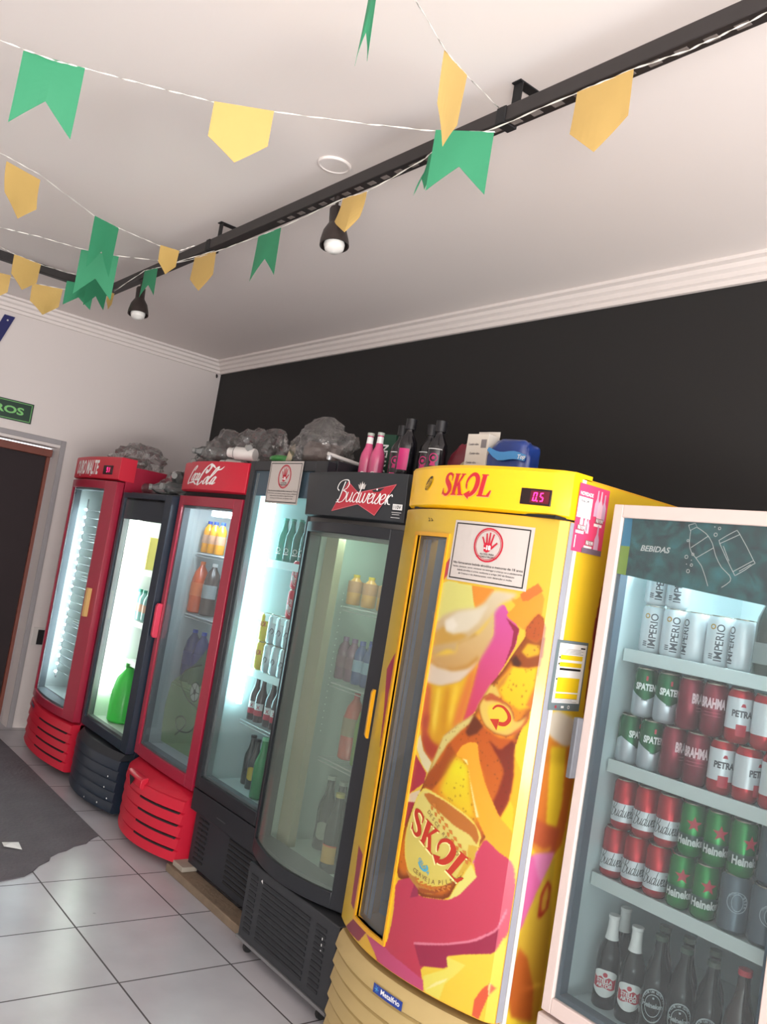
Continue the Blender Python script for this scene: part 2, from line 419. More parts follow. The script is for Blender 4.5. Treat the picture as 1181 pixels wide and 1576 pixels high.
# stepped plaster cornice along both walls, mitred in the corner
def cornice():
    prof = [(0, 0), (.018, 0), (.020, .020), (.034, .026), (.036, .046), (.052, .056), (.056, .074), (.078, .080), (.080, .094), (0, .094)]
    a = MB(); b = MB(); n = len(prof); z0 = ZC - .094
    def run(mb, f0, f1):
        vs = [f0(d, z) for d, z in prof] + [f1(d, z) for d, z in prof]
        mb.add(vs, [(i, (i + 1) % n, n + (i + 1) % n, n + i) for i in range(n)] + [tuple(range(n)), tuple(range(2 * n - 1, n - 1, -1))])
    run(a, lambda d, z: (XW + d, YW - d, z0 + z), lambda d, z: (2.6, YW - d, z0 + z))
    run(b, lambda d, z: (XW + d, YW - d, z0 + z), lambda d, z: (XW + d, -3.1, z0 + z))
    cm = mat('cornice_plaster', (222, 214, 210), .6)
    struct('trim_1', a, cm, 'white stepped cornice over the black wall', smooth=False)
    struct('trim_2', b, cm, 'white stepped cornice over the white wall', smooth=False)
cornice()
# green toilet sign
s = thing('wall_sign', 'dark green rectangular sign with light green letters above the door', 'sign', (XW, 1.32, 2.19))
MB().box(0.001, .008, -.32, .35, -.07, .07).build('panel', mat('sign_green', (16, 52, 36), .4), s, bevel=.001)
k = Ink(); k.quad(-.31, .34, -.062, -.058); k.quad(-.31, .34, .058, .062); k.quad(-.31, -.306, -.062, .062); k.quad(.336, .34, -.062, .062)
k.text('BANHEIROS', -.27, -.022, .048, bold=.03, width=.56)
k.lay('lettering', mat('sign_light_green', (120, 190, 110), .4), onplane((.009, 0, 0), (0, 1, 0), (0, 0, 1)), s, lift='x')
s = thing('door_sign', 'small dark sign with green border fixed on the dark door', 'sign', (XW - .15, 1.42, 1.69))
MB().box(0, .006, -.14, .14, -.07, .07).build('panel', mat('sign_green', (16, 52, 36), .4), s)
k = Ink()
for q in ((-.135, .135, -.066, -.060), (-.135, .135, .060, .066), (-.135, -.129, -.066, .066), (.129, .135, -.066, .066)): k.quad(*q)
k.lay('border', mat('sign_light_green', (120, 190, 110), .4), onplane((.007, 0, 0), (0, 1, 0), (0, 0, 1)), s)
# blue slanted stroke of a wall letter
s = thing('wall_letter', 'navy blue slanted plastic letter stroke high on the white wall', 'letter', (XW, 1.40, 2.70))
MB().add([(.001, -.17, -.28), (.001, -.10, -.28), (.001, .035, .12), (.001, -.035, .12), (.012, -.17, -.28), (.012, -.10, -.28), (.012, .035, .12), (.012, -.035, .12)],
         [(0, 3, 2, 1), (4, 5, 6, 7), (0, 1, 5, 4), (1, 2, 6, 5), (2, 3, 7, 6), (3, 0, 4, 7)]).build('stroke', mat('letter_blue', (28, 32, 92), .35), s)
MB().lathe([(.006, 0), (.006, .003), (0, .004)], 10, c=(.012, -.01, .085), r=Matrix.Rotation(pi / 2, 3, 'Y')).build('screw', M_white, s)
# switch box in the wall beside the door
s = thing('switch_box', 'open dark switch box in white wall beside the door', 'switch box', (XW, 2.00, .65))
MB().box(.001, .006, -.045, .045, -.065, .065).build('plate', M_white, s, bevel=.001)
MB().box(.006, .0085, -.01, .040, -.055, .050).build('opening', M_dark, s)
# small cable stub in the corner under the cornice
tag(MB().tube([(XW + .002, YW - .03, 2.83), (XW + .03, YW - .05, 2.835), (XW + .05, YW - .055, 2.81)], .006).build('cable_stub', M_dark), 'short black cable stub poking out of the corner below cornice', 'cable')
# round cover on the ceiling
tag(MB().lathe([(.062, 0), (.063, -.004), (.060, -.008), (.054, -.009), (.051, -.006), (0, -.006)], 36, c=(-2.68, 1.575, ZC)).build('ceiling_cover', M_ceil), 'round white cover plate on ceiling above the lighting rail', 'ceiling cover')

# ------------------------------------------------------------------ lighting rail
YT, ZT, XT = 1.575, 2.825, -4.93
M_rail_b = mat('rail_black', (42, 38, 38), .5, noise=.2, nscale=30)
t = thing('lighting_rail', 'black L-shaped perforated lighting rail hung under the ceiling', 'lighting rail', (XT, YT, ZT))
h = .0225
r = MB(); r.box(-h, 5.4, -h, h, -h, h); r.box(-h, h, -2.6, -h, -h, h); r.build('rail', M_rail_b, t, bevel=.003)
for i in range(44):
    x = 1.9 + i * .075
    MB().box(x, x + .034, -.009, .009, -h - .0012, -h - .0002).build('slot', mat('slot_grey', (120, 112, 108), .6), t)
for bx in (-1.78, -3.62):
    b = MB(); x = bx - XT
    b.box(x - .018, x + .018, h, h + .004, -h, ZC - ZT - .004); b.box(x - .018, x + .018, h - .05 + .04, h + .075, ZC - ZT - .004, ZC - ZT)
    b.box(x - .018, x + .018, -h - .004, h + .004, -h - .004, -h); b.box(x - .018, x + .018, -h - .004, -h, -h, h)
    b.build('hanger', M_dark, t, bevel=.001)
def spot(x, tilt, label):
    s = thing('spot_lamp', label, 'lamp', (x, YT, ZT - h), 0, 'spot lamps on the black rail')
    bm_ = mat('lamp_bronze', (52, 44, 42), .4, metal=.3)
    MB().lathe([(.012, .0), (.012, -.012), (.006, -.014), (.006, -.05)], 14).build('stem', bm_, s)
    R_ = Matrix.Rotation(tilt, 3, 'Y') * 1.12; c = (0, 0, -.040)
    MB().lathe([(0, .0), (.018, .0), (.021, -.006), (.021, -.055), (.025, -.062), (.038, -.085), (.046, -.118), (.047, -.135), (.043, -.135), (.036, -.10), (0, -.09)], 26, c=c, r=R_).build('shade', bm_, s)
    MB().lathe([(.016, -.09), (.030, -.115), (.034, -.132), (.030, -.147), (.018, -.156), (0, -.158)], 22, c=c, r=R_).build('bulb', mat('frosted_bulb', (216, 214, 210), .25), s)
spot(-2.615, -.20, 'bronze spot lamp with frosted bulb below the round ceiling cover')
spot(-4.42, -.18, 'smaller looking bronze spot lamp near the corner of the rail')

# ------------------------------------------------------------------ bunting
def at(px, py, axis, val):
    """point of the photograph's ray on the plane coordinate[axis] = val"""
    d = FWD * 1333.04 + RIGHT * (px - 590.5) - UP * (py - 788)
    return CAM + d * ((val - CAM[axis]) / d[axis])
M_gflag = mat('green_paper', (44, 128, 90), .7, noise=.05, nscale=12); M_yflag = mat('yellow_paper', (190, 158, 92), .7, noise=.05, nscale=12)
M_string = mat('white_ribbon', (225, 222, 215), .5)
def flag(parent, a, b, kind, ln, lean=(0, 0), curl=.005):
    a, b = Vector(a), Vector(b); e = b - a; wd = e.length; e.normalize()
    out = e.cross(Vector((0, 0, 1))).normalized(); n = 8; mb = MB(); vs = []
    def low(t):
        if kind == 'g': return ln * (1 - .42 * (1 - abs(2 * t - 1)))
        return ln * (.62 + .38 * (1 - abs(2 * t - 1)))
    rows = 8
    for i in range(n + 1):
        t = i / n
        for j in range(rows + 1):
            q = j / rows; dn = low(t) * q
            p = a + e * (wd * t) + Vector((lean[0], lean[1], 0)) * q * q - Vector((0, 0, dn)) + out * (curl * sin(pi * t * 1.3 + q) * q)
            vs.append(p)
    fs = [(i * (rows + 1) + j, (i + 1) * (rows + 1) + j, (i + 1) * (rows + 1) + j + 1, i * (rows + 1) + j + 1) for i in range(n) for j in range(rows)]
    mb.add(vs, fs); o = mb.build('flag', M_gflag if kind == 'g' else M_yflag, parent, smooth=False)
    so = o.modifiers.new('paper', 'SOLIDIFY'); so.thickness = .0006
    o['label'] = ('green swallowtail paper flag' if kind == 'g' else 'yellow pointed paper flag')
    return o
def bunting(label, path, flags):
    """path: list of world points; flags: list of (point a, point b, kind, length, lean)"""
    t = thing('bunting', label, 'bunting', (0, 0, 0), 0, 'paper bunting under the ceiling')
    P = [Vector(p) for p in path]; pts = []
    for i in range(len(P) - 1):
        for j in range(10): pts.append(P[i].lerp(P[i + 1], j / 10))
    pts.append(P[-1])
    k = MB(); vs = []; fs = []
    for i, p in enumerate(pts):                      # twisted flat ribbon
        a = i * .9; o_ = Vector((0, cos(a), sin(a))) * .0022
        vs += [p + o_, p - o_]
    for i in range(len(pts) - 1): fs.append((2 * i, 2 * i + 1, 2 * i + 3, 2 * i + 2))
    k.add(vs, fs); o = k.build('string', M_string, t); so = o.modifiers.new('ribbon', 'SOLIDIFY'); so.thickness = .0012
    for f in flags: flag(t, *f)
    return t
A = lambda x, y, z=2.7: at(x, y, 2, z)
bunting('topmost bunting, with large green and yellow flags, running left from lighting rail',
        [A(-60, 45, 2.66), A(0, 62, 2.66), A(80, 92, 2.66), A(130, 105, 2.67), A(235, 133, 2.69), A(330, 157, 2.71), A(422, 172, 2.73), A(560, 190, 2.76), A(672, 202, 2.78), A(762, 203, 2.79)],
        [(A(36, 78, 2.66), A(131, 105, 2.67), 'g', .19, (-.01, .0)), (A(330, 156, 2.71), A(422, 171, 2.73), 'y', .165, (0, 0)), (A(671, 200, 2.78), A(761, 203, 2.79), 'g', .185, (0, 0))])
bunting('steep short bunting with one yellow flag reaching rail from top edge',
        [A(600, -50, 2.6), A(640, 0, 2.62), A(686, 78, 2.66), A(718, 115, 2.69), A(768, 166, 2.79)],
        [(A(569, -10, 2.6), A(582, -22, 2.6), 'g', .15), (A(684, 77, 2.66), A(719, 116, 2.69), 'y', .20, (.0, .0))])
bunting('bunting of yellow, green and yellow flags ending at middle of the rail',
        [A(-40, 215, 2.66), A(0, 235, 2.67), A(60, 268, 2.68), A(145, 332, 2.70), A(183, 351, 2.71), A(245, 378, 2.74), A(276, 386, 2.76), A(300, 378, 2.79)],
        [(A(10, 248, 2.67), A(62, 277, 2.68), 'y', .17, (0, .01)), (A(146, 332, 2.70), A(183, 351, 2.71), 'g', .21), (A(247, 377, 2.74), A(276, 386, 2.76), 'y', .12)])
bunting('thin bunting with one green flag crossing in front of the rail corner',
        [A(-40, 342, 2.62), A(0, 350, 2.63), A(60, 364, 2.65), A(125, 383, 2.67), A(183, 394, 2.69), A(270, 404, 2.76), A(330, 386, 2.79)],
        [(A(125, 384, 2.67), A(183, 395, 2.69), 'g', .20)])
bunting('short bunting with one yellow flag left of the rail corner',
        [A(-30, 365, 2.66), A(0, 380, 2.67), A(22, 391, 2.68), A(63, 407, 2.69), A(105, 420, 2.72), A(170, 432, 2.79)],
        [(A(22, 391, 2.68), A(63, 407, 2.69), 'y', .15), (A(135, 426, 2.75), A(168, 436, 2.79), 'g', .15)])
bunting('lowest bunting with two yellow flags and green flags at the rail corner',
        [A(-30, 408, 2.66), A(0, 423, 2.67), A(20, 428, 2.67), A(48, 435, 2.68), A(98, 445, 2.70), A(148, 449, 2.76), A(176, 452, 2.78)],
        [(A(-25, 414, 2.66), A(17, 424, 2.67), 'y', .14), (A(50, 436, 2.68), A(97, 445, 2.70), 'y', .155, (0, 0), .02), (A(103, 432, 2.74), A(146, 441, 2.76), 'g', .13), (A(166, 447, 2.78), A(176, 452, 2.78), 'y', .10)])
B_ = lambda x, y, yy=1.55: at(x, y, 1, yy)
bunting('bunting hung along the underside of the rail, its flags seen narrow',
        [B_(176, 448, 1.50), B_(222, 417, 1.52), B_(243, 412, 1.53), B_(300, 398, 1.54), B_(333, 387, 1.54), B_(395, 365, 1.55), B_(434, 350, 1.55), B_(530, 305, 1.55), B_(566, 295, 1.55), B_(650, 247, 1.55), B_(676, 226, 1.55), B_(760, 198, 1.55), B_(890, 142, 1.55), B_(976, 106, 1.55), B_(1058, 78, 1.55), B_(1120, 50, 1.55), B_(1200, 10, 1.55)],
        [(B_(223, 417, 1.52), B_(243, 412, 1.53), 'g', .14), (B_(300, 396, 1.54), B_(333, 386, 1.54), 'y', .17), (B_(398, 364, 1.55), B_(433, 350, 1.55), 'g', .19),
         (B_(528, 306, 1.55), B_(565, 295, 1.55), 'y', .12, (-.04, .01)), (B_(660, 240, 1.55), B_(674, 228, 1.55), 'g', .12, (-.04, 0)), (B_(889, 142, 1.55), B_(976, 106, 1.55), 'y', .185)])

# ------------------------------------------------------------------ floor things
mp = [(-4.141, 1.772), (-4.118, 1.74), (-4.09, 1.711), (-4.05, 1.68), (-4.02, 1.61), (-3.975, 1.56), (-3.955, 1.518), (-3.915, 1.47), (-3.87, 1.45), (-3.82, 1.39), (-3.764, 1.349), (-3.72, 1.30), (-3.689, 1.196), (-3.66, 1.05), (-3.6, .8), (-3.5, .2), (-3.4, -.6), (-6.2, -.6), (-6.28, 1.5), (-6.26, 1.775), (-5.4, 1.778)]
mb = MB(); n = len(mp); mb.add([(x, y, .0005) for x, y in mp] + [(x, y, .005) for x, y in mp], [(i, (i + 1) % n, n + (i + 1) % n, n + i) for i in range(n)] + [tuple(n + i for i in range(n))])
tag(mb.build('floor_mat', mat('worn_rubber', (92, 88, 93), .8, noise=.3, nscale=7, bump=.5, bscale=50), smooth=False), 'worn dark grey mat with torn edge lying before the red fridge', 'mat')
tag(MB().add([(-4.12, 1.31, .006), (-4.05, 1.30, .012), (-4.01, 1.37, .007), (-4.09, 1.375, .013), (-4.07, 1.335, .018)], [(0, 1, 4), (1, 2, 4), (2, 3, 4), (3, 0, 4)]).build('paper_scrap', M_wink, smooth=False), 'crumpled white paper scrap on dark mat', 'paper')
wb = thing('wooden_board', 'worn wooden plank on the floor under the tall black fridge', 'plank', (-3.66, 1.91, 0))
MB().box(0, .74, 0, .09, 0, .035).build('board', mat('old_wood', (120, 104, 86), .8, noise=.35, nscale=14, bump=.4), wb, bevel=.004)
tag(MB().box(-3.63, -3.53, 1.925, 2.0, .036, .058).build('wood_offcut', mat('grey_wood', (150, 142, 130), .8, noise=.2, nscale=20), bevel=.003), 'short pale wood block on the end of the floor plank', 'wood block')
# ================================================================== THE FRIDGES
def bulge(w, b): return lambda x: -b * (1 - (2 * x / w - 1) ** 2)
def cabinet(name, label, X, Y, w, D, zb, zt, zi0, zi1, mbody, mliner, group=None, yb=.05, t=.035):
    r = thing(name, label, 'fridge', (X, Y, 0), 0, 'upright drinks fridges in a row')
    b = MB()
    b.box(0, t, yb, D, zb, zt).box(w - t, w, yb, D, zb, zt).box(t, w - t, D - t, D, zb, zt).box(t, w - t, yb, D - t, zi1 + .004, zt).box(t, w - t, yb, D - t, zb, zi0 - .004)
    b.build('cabinet', mbody, r, bevel=.002)
    e = .004; x0, x1, y0, y1 = t, w - t, yb + .002, D - t
    l = MB()
    l.box(x0, x0 + e, y0, y1, zi0, zi1).box(x1 - e, x1, y0, y1, zi0, zi1).box(x0 + e, x1 - e, y1 - e, y1, zi0, zi1).box(x0 + e, x1 - e, y0, y1 - e, zi1 - e, zi1).box(x0 + e, x1 - e, y0, y1 - e, zi0, zi0 + e)
    l.build('liner', mliner, r)
    return r
def door(r, fn, xa, xb, z0, z1, fl, frr, fb, ft, mframe, mglass, yb=.045, gasket=M_gasket, n=14):
    m = MB()
    m.bar(fn, xa, xa + fl, [(0, z0), (0, z1)], yb, 3).bar(fn, xb - frr, xb, [(0, z0), (0, z1)], yb, 3)
    m.bar(fn, xa + fl, xb - frr, [(0, z0), (0, z0 + fb)], yb, n).bar(fn, xa + fl, xb - frr, [(0, z1 - ft), (0, z1)], yb, n)
    d = m.build('door', mframe, r, bevel=.0025)
    g = MB(); n = 16; xs = [xa + fl + (xb - frr - xa - fl) * i / n for i in range(n + 1)]
    vs = [(x, fn(x) + .010, z) for x in xs for z in (z0 + fb, z1 - ft)]
    g.add(vs, [(2 * i, 2 * i + 2, 2 * i + 3, 2 * i + 1) for i in range(n)]); g.build('glass', mglass, d)
    if gasket:
        q = MB(); s = .012
        f2 = lambda x: fn(x) + .014
        q.bar(f2, xa + fl, xa + fl + s, [(0, z0 + fb), (0, z1 - ft)], yb, 2).bar(f2, xb - frr - s, xb - frr, [(0, z0 + fb), (0, z1 - ft)], yb, 2)
        q.bar(f2, xa + fl + s, xb - frr - s, [(0, z0 + fb), (0, z0 + fb + s)], yb, n).bar(f2, xa + fl + s, xb - frr - s, [(0, z1 - ft - s), (0, z1 - ft)], yb, n)
        q.build('gasket', gasket, d)
    return d
def header(r, fn, xa, xb, z0, z1, m, yb=.10, lean=0, lip=True):
    sec = [(.012, z0), (0, z0 + .006), (-lean, z1 - .008), (.004 - lean, z1)]
    return MB().bar(fn, xa - .0012, xb + .0012, sec, yb, 20).build('header', m, r, bevel=.0015)
def shelf(r, x0, x1, y0, y1, z, m=M_wire, rail=None):
    if rail:
        MB().box(x0, x1, y0, y0 + .008, z - .030, z + .004).box(x0, x1, y0 + .008, y1, z - .008, z - .004).build('shelf', rail, r, bevel=.001)
        return
    b = MB(); b.tube([(x0, y0, z - .004), (x1, y0, z - .004)], .003, 6); b.tube([(x0, y0, z - .018), (x1, y0, z - .018)], .0025, 6)
    n = int((x1 - x0) / .03)
    for i in range(n + 1):
        x = x0 + .004 + (x1 - x0 - .008) * i / n; b.tube([(x, y0, z - .002), (x, y1, z - .002)], .0016, 5)
    b.build('shelf', m, r)
def louvers(r, fn, xa, xb, z0, z1, n, m, yb=.25, depth=.016, slots=None, sm=M_dark):
    p = (z1 - z0) / n; sec = []
    for i in range(n): sec += [(0, z0 + i * p), (-depth, z0 + i * p + p * .10), (-depth * .55, z0 + i * p + p * .88)]
    sec.append((0, z1))
    g = MB().bar(fn, xa, xb, sec, yb, 22).build('grille', m, r)
    if slots:
        s = MB()
        for i in range(1, n):
            z = z0 + i * p
            s.bar(lambda x: fn(x) - depth * .65, slots[0], slots[1], [(0, z - p * .16), (0, z - p * .02)], 0.0, 10)
        s.build('slot', sm, g)
    return g
def seg7(k, digit, x, y, w, h, t, sl=.12):
    S = {'0': 'abcdef', '5': 'afgcd', '1': 'bc', '9': 'abcdfg', '8': 'abcdefg'}[digit]
    def q(x0, y0, x1, y1): k.poly([(x + x0 + sl * y0, y + y0), (x + x1 + sl * y0, y + y0), (x + x1 + sl * y1, y + y1), (x + x0 + sl * y1, y + y1)])
    g = t * .25
    if 'a' in S: q(t, h - t, w - t, h)
    if 'd' in S: q(t, 0, w - t, t)
    if 'g' in S: q(t, h / 2 - t / 2, w - t, h / 2 + t / 2)
    if 'b' in S: q(w - t, h / 2 + g, w, h - g)
    if 'c' in S: q(w - t, g, w, h / 2 - g)
    if 'f' in S: q(0, h / 2 + g, t, h - g)
    if 'e' in S: q(0, g, t, h / 2 - g)
def display(r, fn, x, z, w, h, digits, dot=False):
    d = MB().bar(lambda q: fn(q) - .004, x, x + w, [(0, z), (0, z + h)], max(fn(x), fn(x + w)) + .012, 6).build('display', mat('display_black', (30, 10, 14), .3), r, bevel=.001)
    S = onfront(lambda q: fn(q) - .004, .001)
    k = Ink(); k.quad(x + w * .34, x + w * .95, z + h * .12, z + h * .88); k.lay('screen', mat('display_red', (90, 8, 30), .3), S, d)
    k = Ink(); hh = h * .56; ww = hh * .46; x0 = x + w * .42
    for i, c in enumerate(digits): seg7(k, c, x0 + i * ww * 1.6, z + h * .22, ww, hh, hh * .13)
    if dot: k.ring(x0 + ww * 1.25, z + h * .25, 0, hh * .09, n=8)
    k.lay('digits', lampmat('led_red', (255, 40, 120), 3.0), lambda u, v: (u, fn(u) - .0062, v), d)
def warn_sign(parent, S, w, h, portrait=False, kids='sign'):
    """white notice with black border, red double ring, red open hand with -18"""
    k = Ink()
    def rr(x0, x1, y0, y1, t, mi):
        for q in ((x0, x1, y0, y0 + t), (x0, x1, y1 - t, y1), (x0, x0 + t, y0, y1), (x1 - t, x1, y0, y1)):
            nn = 12
            if q[1] - q[0] > q[3] - q[2]:
                for i in range(nn): k.quad(q[0] + (q[1] - q[0]) * i / nn, q[0] + (q[1] - q[0]) * (i + 1) / nn, q[2], q[3], mi)
            else: k.quad(*q, mi)
    p = Ink()
    for i in range(12): p.quad(w * i / 12, w * (i + 1) / 12, 0, h)
    base = p.lay('notice', M_paper, lambda u, v: S(u, v, .0025), parent, 'white notice with red hand symbol')
    rr(w * .03, w * .965, h * .035, h * .96, .0035, 0)
    cx, cy = (w * .5, h * .64); R = (h * .28 if not portrait else h * .27)
    k.ring(cx, cy, R, R * .90, 1); k.ring(cx, cy, R * .86, R * .83, 1)
    hx, hy, u = cx, cy - R * .05, R
    k.poly([(hx - .30 * u, hy + .0 * u), (hx - .24 * u, hy - .32 * u), (hx - .05 * u, hy - .40 * u), (hx + .16 * u, hy - .30 * u), (hx + .30 * u, hy - .05 * u), (hx + .24 * u, hy + .16 * u), (hx - .26 * u, hy + .18 * u)], 1)
    for a, b, ww in (((-.24, .1), (-.44, .50), .11), ((-.10, .15), (-.17, .72), .12), ((.05, .15), (.06, .78), .12), ((.18, .12), (.32, .70), .12), ((.22, -.15), (.60, .22), .13)):
        k.stroke([(hx + a[0] * u, hy + a[1] * u), (hx + b[0] * u, hy + b[1] * u)], [ww * u, ww * u * .8], 1, smooth=0)
    k.text('-18', hx - .02 * u, hy - .22 * u, .24 * u, 2, bold=.06, center=True)
    k.text('ALCOOL PARA', cx, cy - R * .58, R * .10, 0, bold=.02, center=True)
    k.text('MENORES É PROIBIDO', cx, cy - R * .74, R * .10, 0, bold=.02, center=True)
    lines = ['Não fornecemos bebida alcoólica a menores de 18 anos', 'Vender, fornecer, servir, ministrar ou entregar a criança ou a adolescente',
             'bebida alcoólica é crime, conforme o artigo 243 do Estatuto', 'da Criança e do Adolescente, com detenção e multa'] 
    for i, t in enumerate(lines):
        k.text(t, w * .5, h * (.285 - .055 * i), h * (.038 if i == 0 else .026), 0, bold=.01, width=w * (.88, .88, .72, .68)[i], center=True)
    k2 = Ink(); k2.v = k.v; k2.f = k.f; k2.m = k.m
    k2.lay('print', [M_ink, M_redink, M_wink], lambda u, v: S(u, v, .0036), base)

# ---- 1: narrow red fridge at the left end
F1 = cabinet('display_fridge', 'narrow red display fridge beside the doorway, leftmost of the row', -5.86, 1.88, .80, .74, .05, 1.88, .40, 1.74, M_redmetal, M_liner)
fn = bulge(.80, .05)
d = door(F1, fn, 0, .80, .34, 1.775, .055, .125, .05, .05, M_redmetal, G_cool)
MB().bar(lambda x: fn(x) - .022, .725, .748, [(0, .955), (0, 1.125)], .0, 2).build('handle', mat('brass_handle', (196, 158, 96), .4), d, bevel=.002)
k = Ink(); k.ring(.17, 1.69, 0, .014); k.lay('maker_badge', M_ink, onfront(fn, -.006), d)
hf1 = bulge(.80, .032)
header(F1, hf1, 0.0, .80, 1.785, 1.925, M_red)
k = Ink(); k.text('OURO MALTE', .085, 1.815, .085, 0, bold=.03, slant=.10, width=.43); k.quad(.16, .42, 1.802, 1.806)
k.lay('lettering', M_wink, onfront(hf1), F1)
display(F1, hf1, .60, 1.815, .12, .055, '91')
fn2 = bulge(.80, .05)
louvers(F1, lambda x: fn2(x) + .01, .0, .80, .05, .325, 5, M_red, slots=(.36, .76))
k = Ink()
for i in range(8): k.quad(.06 + .018 * i, .078 + .018 * i, .285, .31)
k.lay('maker_plate', mat('plate_blue', (40, 50, 86), .3), lambda u, v: (u, fn2(u) + .01 - .014, v), F1)
MB().box(.05, .75, .12, .6, 0, .05).build('base', M_dark, F1)
for i in range(22): MB().box(.120, .140, .070, .078, .514 + i * .051, .523 + i * .051).build('led', lampmat('led_white', (232, 250, 255), 140), F1)
MB().box(.118, .142, .0785, .082, .48, 1.66).build('lamp_strip', M_alu, F1)
for i in range(22): MB().tube([(.06, .11, .518 + i * .051), (.745, .11, .518 + i * .051)], .0018, 5).build('shelf_wire', M_wire, F1) 
for z in (.86, 1.16, 1.42): shelf(F1, .15, .755, .12, .62, z)

# ---- 2: navy fridge with the very bright inside
F2 = cabinet('display_fridge', 'dark navy display fridge with glaring white light inside, second from left', -5.025, 1.915, .70, .70, .05, 1.73, .40, 1.70, M_navy, M_liner)
flat = lambda x: 0.0
d = door(F2, flat, 0, .70, .35, 1.72, .035, .085, .05, .03, M_navy, G_clear)
k = Ink(); k.quad(.047, .603, 1.565, 1.69); k.lay('dark_band', mat('smoked_band', (66, 72, 82), .3), lambda u, v: (u, .014, v), d)
gfn = bulge(.66, .06)
louvers(F2, lambda x: gfn(x) - .0, .02, .66, .03, .30, 5, M_navy, depth=.010)
MB().bar(lambda x: gfn(x) - .004, .03, .65, [(0, .30), (.03, .335)], .06, 14).build('sill', M_blackpl, F2)
k = Ink()
for a, b in ((.60, .21), (.585, .15), (.55, .06), (.42, .05), (.62, .10)): k.ring(a, b, 0, .005, n=5)
k.lay('chips', M_wink, lambda u, v: (u, gfn(u) - .012, v), F2)
MB().box(.06, .64, .08, .6, 0, .05).build('base', M_dark, F2)
MB().lathe([(.012, 0), (.012, 1.05)], 10, c=(.085, .095, .55)).build('lamp', lampmat('tube_white', (240, 250, 240), 26), F2)
MB().lathe([(.010, 0), (.010, .50)], 10, c=(.0, .0, .0), r=Matrix.Rotation(pi / 2, 3, 'Y')).build('lamp', lampmat('tube_white', (240, 250, 240), 26), F2, loc=(.10, .30, 1.67))
for z in (.76, .985, 1.285): shelf(F2, .10, .655, .14, .62, z, rail=M_rail)

# ---- 3: red cola fridge
F3 = cabinet('display_fridge', 'bright red cola fridge with white script on its rounded header, third from left', -4.31, 1.95, .69, .72, .05, 1.86, .42, 1.725, M_redmetal, M_liner2)
fn = bulge(.69, .012)
d = door(F3, fn, 0, .69, .37, 1.73, .045, .075, .055, .05, M_redmetal, G_cool)
MB().bar(lambda x: fn(x) - .03, .008, .034, [(.008, .97), (0, .985), (0, 1.135), (.008, 1.15)], .0, 2).build('handle', mat('pink_red_handle', (206, 60, 84), .4), d, bevel=.003)
hf = bulge(.69, .05)
header(F3, hf, 0, .69, 1.755, 1.905, M_red, yb=.12)
MB().bar(lambda x: .02, .02, .67, [(0, 1.731), (0, 1.755)], .05, 3).build('gap_strip', M_dark, F3)
k = Ink(); k.merge(COKE, lambda x, y: (.150 + x * .052, 1.790 + y * .030)); k.lay('lettering', M_wink, onfront(hf), F3)
gf = bulge(.69, .09)
louvers(F3, lambda x: gf(x) + .0, .01, .68, .04, .32, 5, M_red, slots=(.38, .66), depth=.018)
MB().bar(lambda x: gf(x) - .004, .01, .68, [(0, .32), (.05, .355)], .10, 16).build('grille_top', M_red, F3)
k = MB(); k.bar(lambda x: gf(x) - .03, .20, .40, [(.02, .285), (0, .30), (.002, .335), (.02, .345)], gf(.3) + .01, 6); k.build('knob_cover', M_red, F3, bevel=.003)
k = Ink(); k.poly([(.26, .33), (.34, .33), (.30, .285)]); k.lay('vent', M_dark, lambda u, v: (u, gf(u) - .034, v), F3)
MB().box(.05, .64, .10, .6, 0, .05).build('base', M_dark, F3)
MB().box(.20, .62, .10, .135, 1.645, 1.672).build('lamp', lampmat('tube_cool', (235, 245, 255), 60), F3, bevel=.004)
for z in (.76, 1.12, 1.445): shelf(F3, .06, .63, .12, .60, z)
fn = bulge(.69, .012)
k = Ink(); k.poly([(.604, 1.023), (.513, .93), (.37, .84), (.29, .79), (.262, .67), (.275, .55), (.29, .50), (.604, .50)])  # green reflection in the door glass, painted as a translucent film
gs = k.lay('painted_reflection', film('green_reflection_film', tint=(205, 226, 192), haze=.30, hazec=(140, 178, 100), gloss=.2), lambda u, v: (u, fn(u) + .012, v), d, 'green football reflection painted on the glass')
k = Ink()  # swirl and ball of the same reflection, painted as flat shapes
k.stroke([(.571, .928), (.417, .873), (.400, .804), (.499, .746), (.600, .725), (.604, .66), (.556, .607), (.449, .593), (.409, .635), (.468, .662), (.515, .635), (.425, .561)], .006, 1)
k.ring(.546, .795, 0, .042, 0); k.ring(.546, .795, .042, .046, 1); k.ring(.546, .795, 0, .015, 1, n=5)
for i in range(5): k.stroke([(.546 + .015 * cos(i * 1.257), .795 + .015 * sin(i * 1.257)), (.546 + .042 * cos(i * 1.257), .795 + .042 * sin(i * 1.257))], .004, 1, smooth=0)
k.lay('reflection_shapes', [mat('reflection_soft_white', (170, 178, 168), .5), mat('reflection_soft_black', (50, 58, 48), .5)], lambda u, v: (u, fn(u) + .0115, v), gs)

# ---- 4: tall black fridge without header
F4 = cabinet('display_fridge', 'tall black fridge with bright cool light and white notice on its glass', -3.60, 1.95, .64, .72, .06, 1.925, .44, 1.86, M_black, M_liner)
d = door(F4, flat, 0, .64, .40, 1.915, .040, .085, .055, .045, M_black, G_cool)
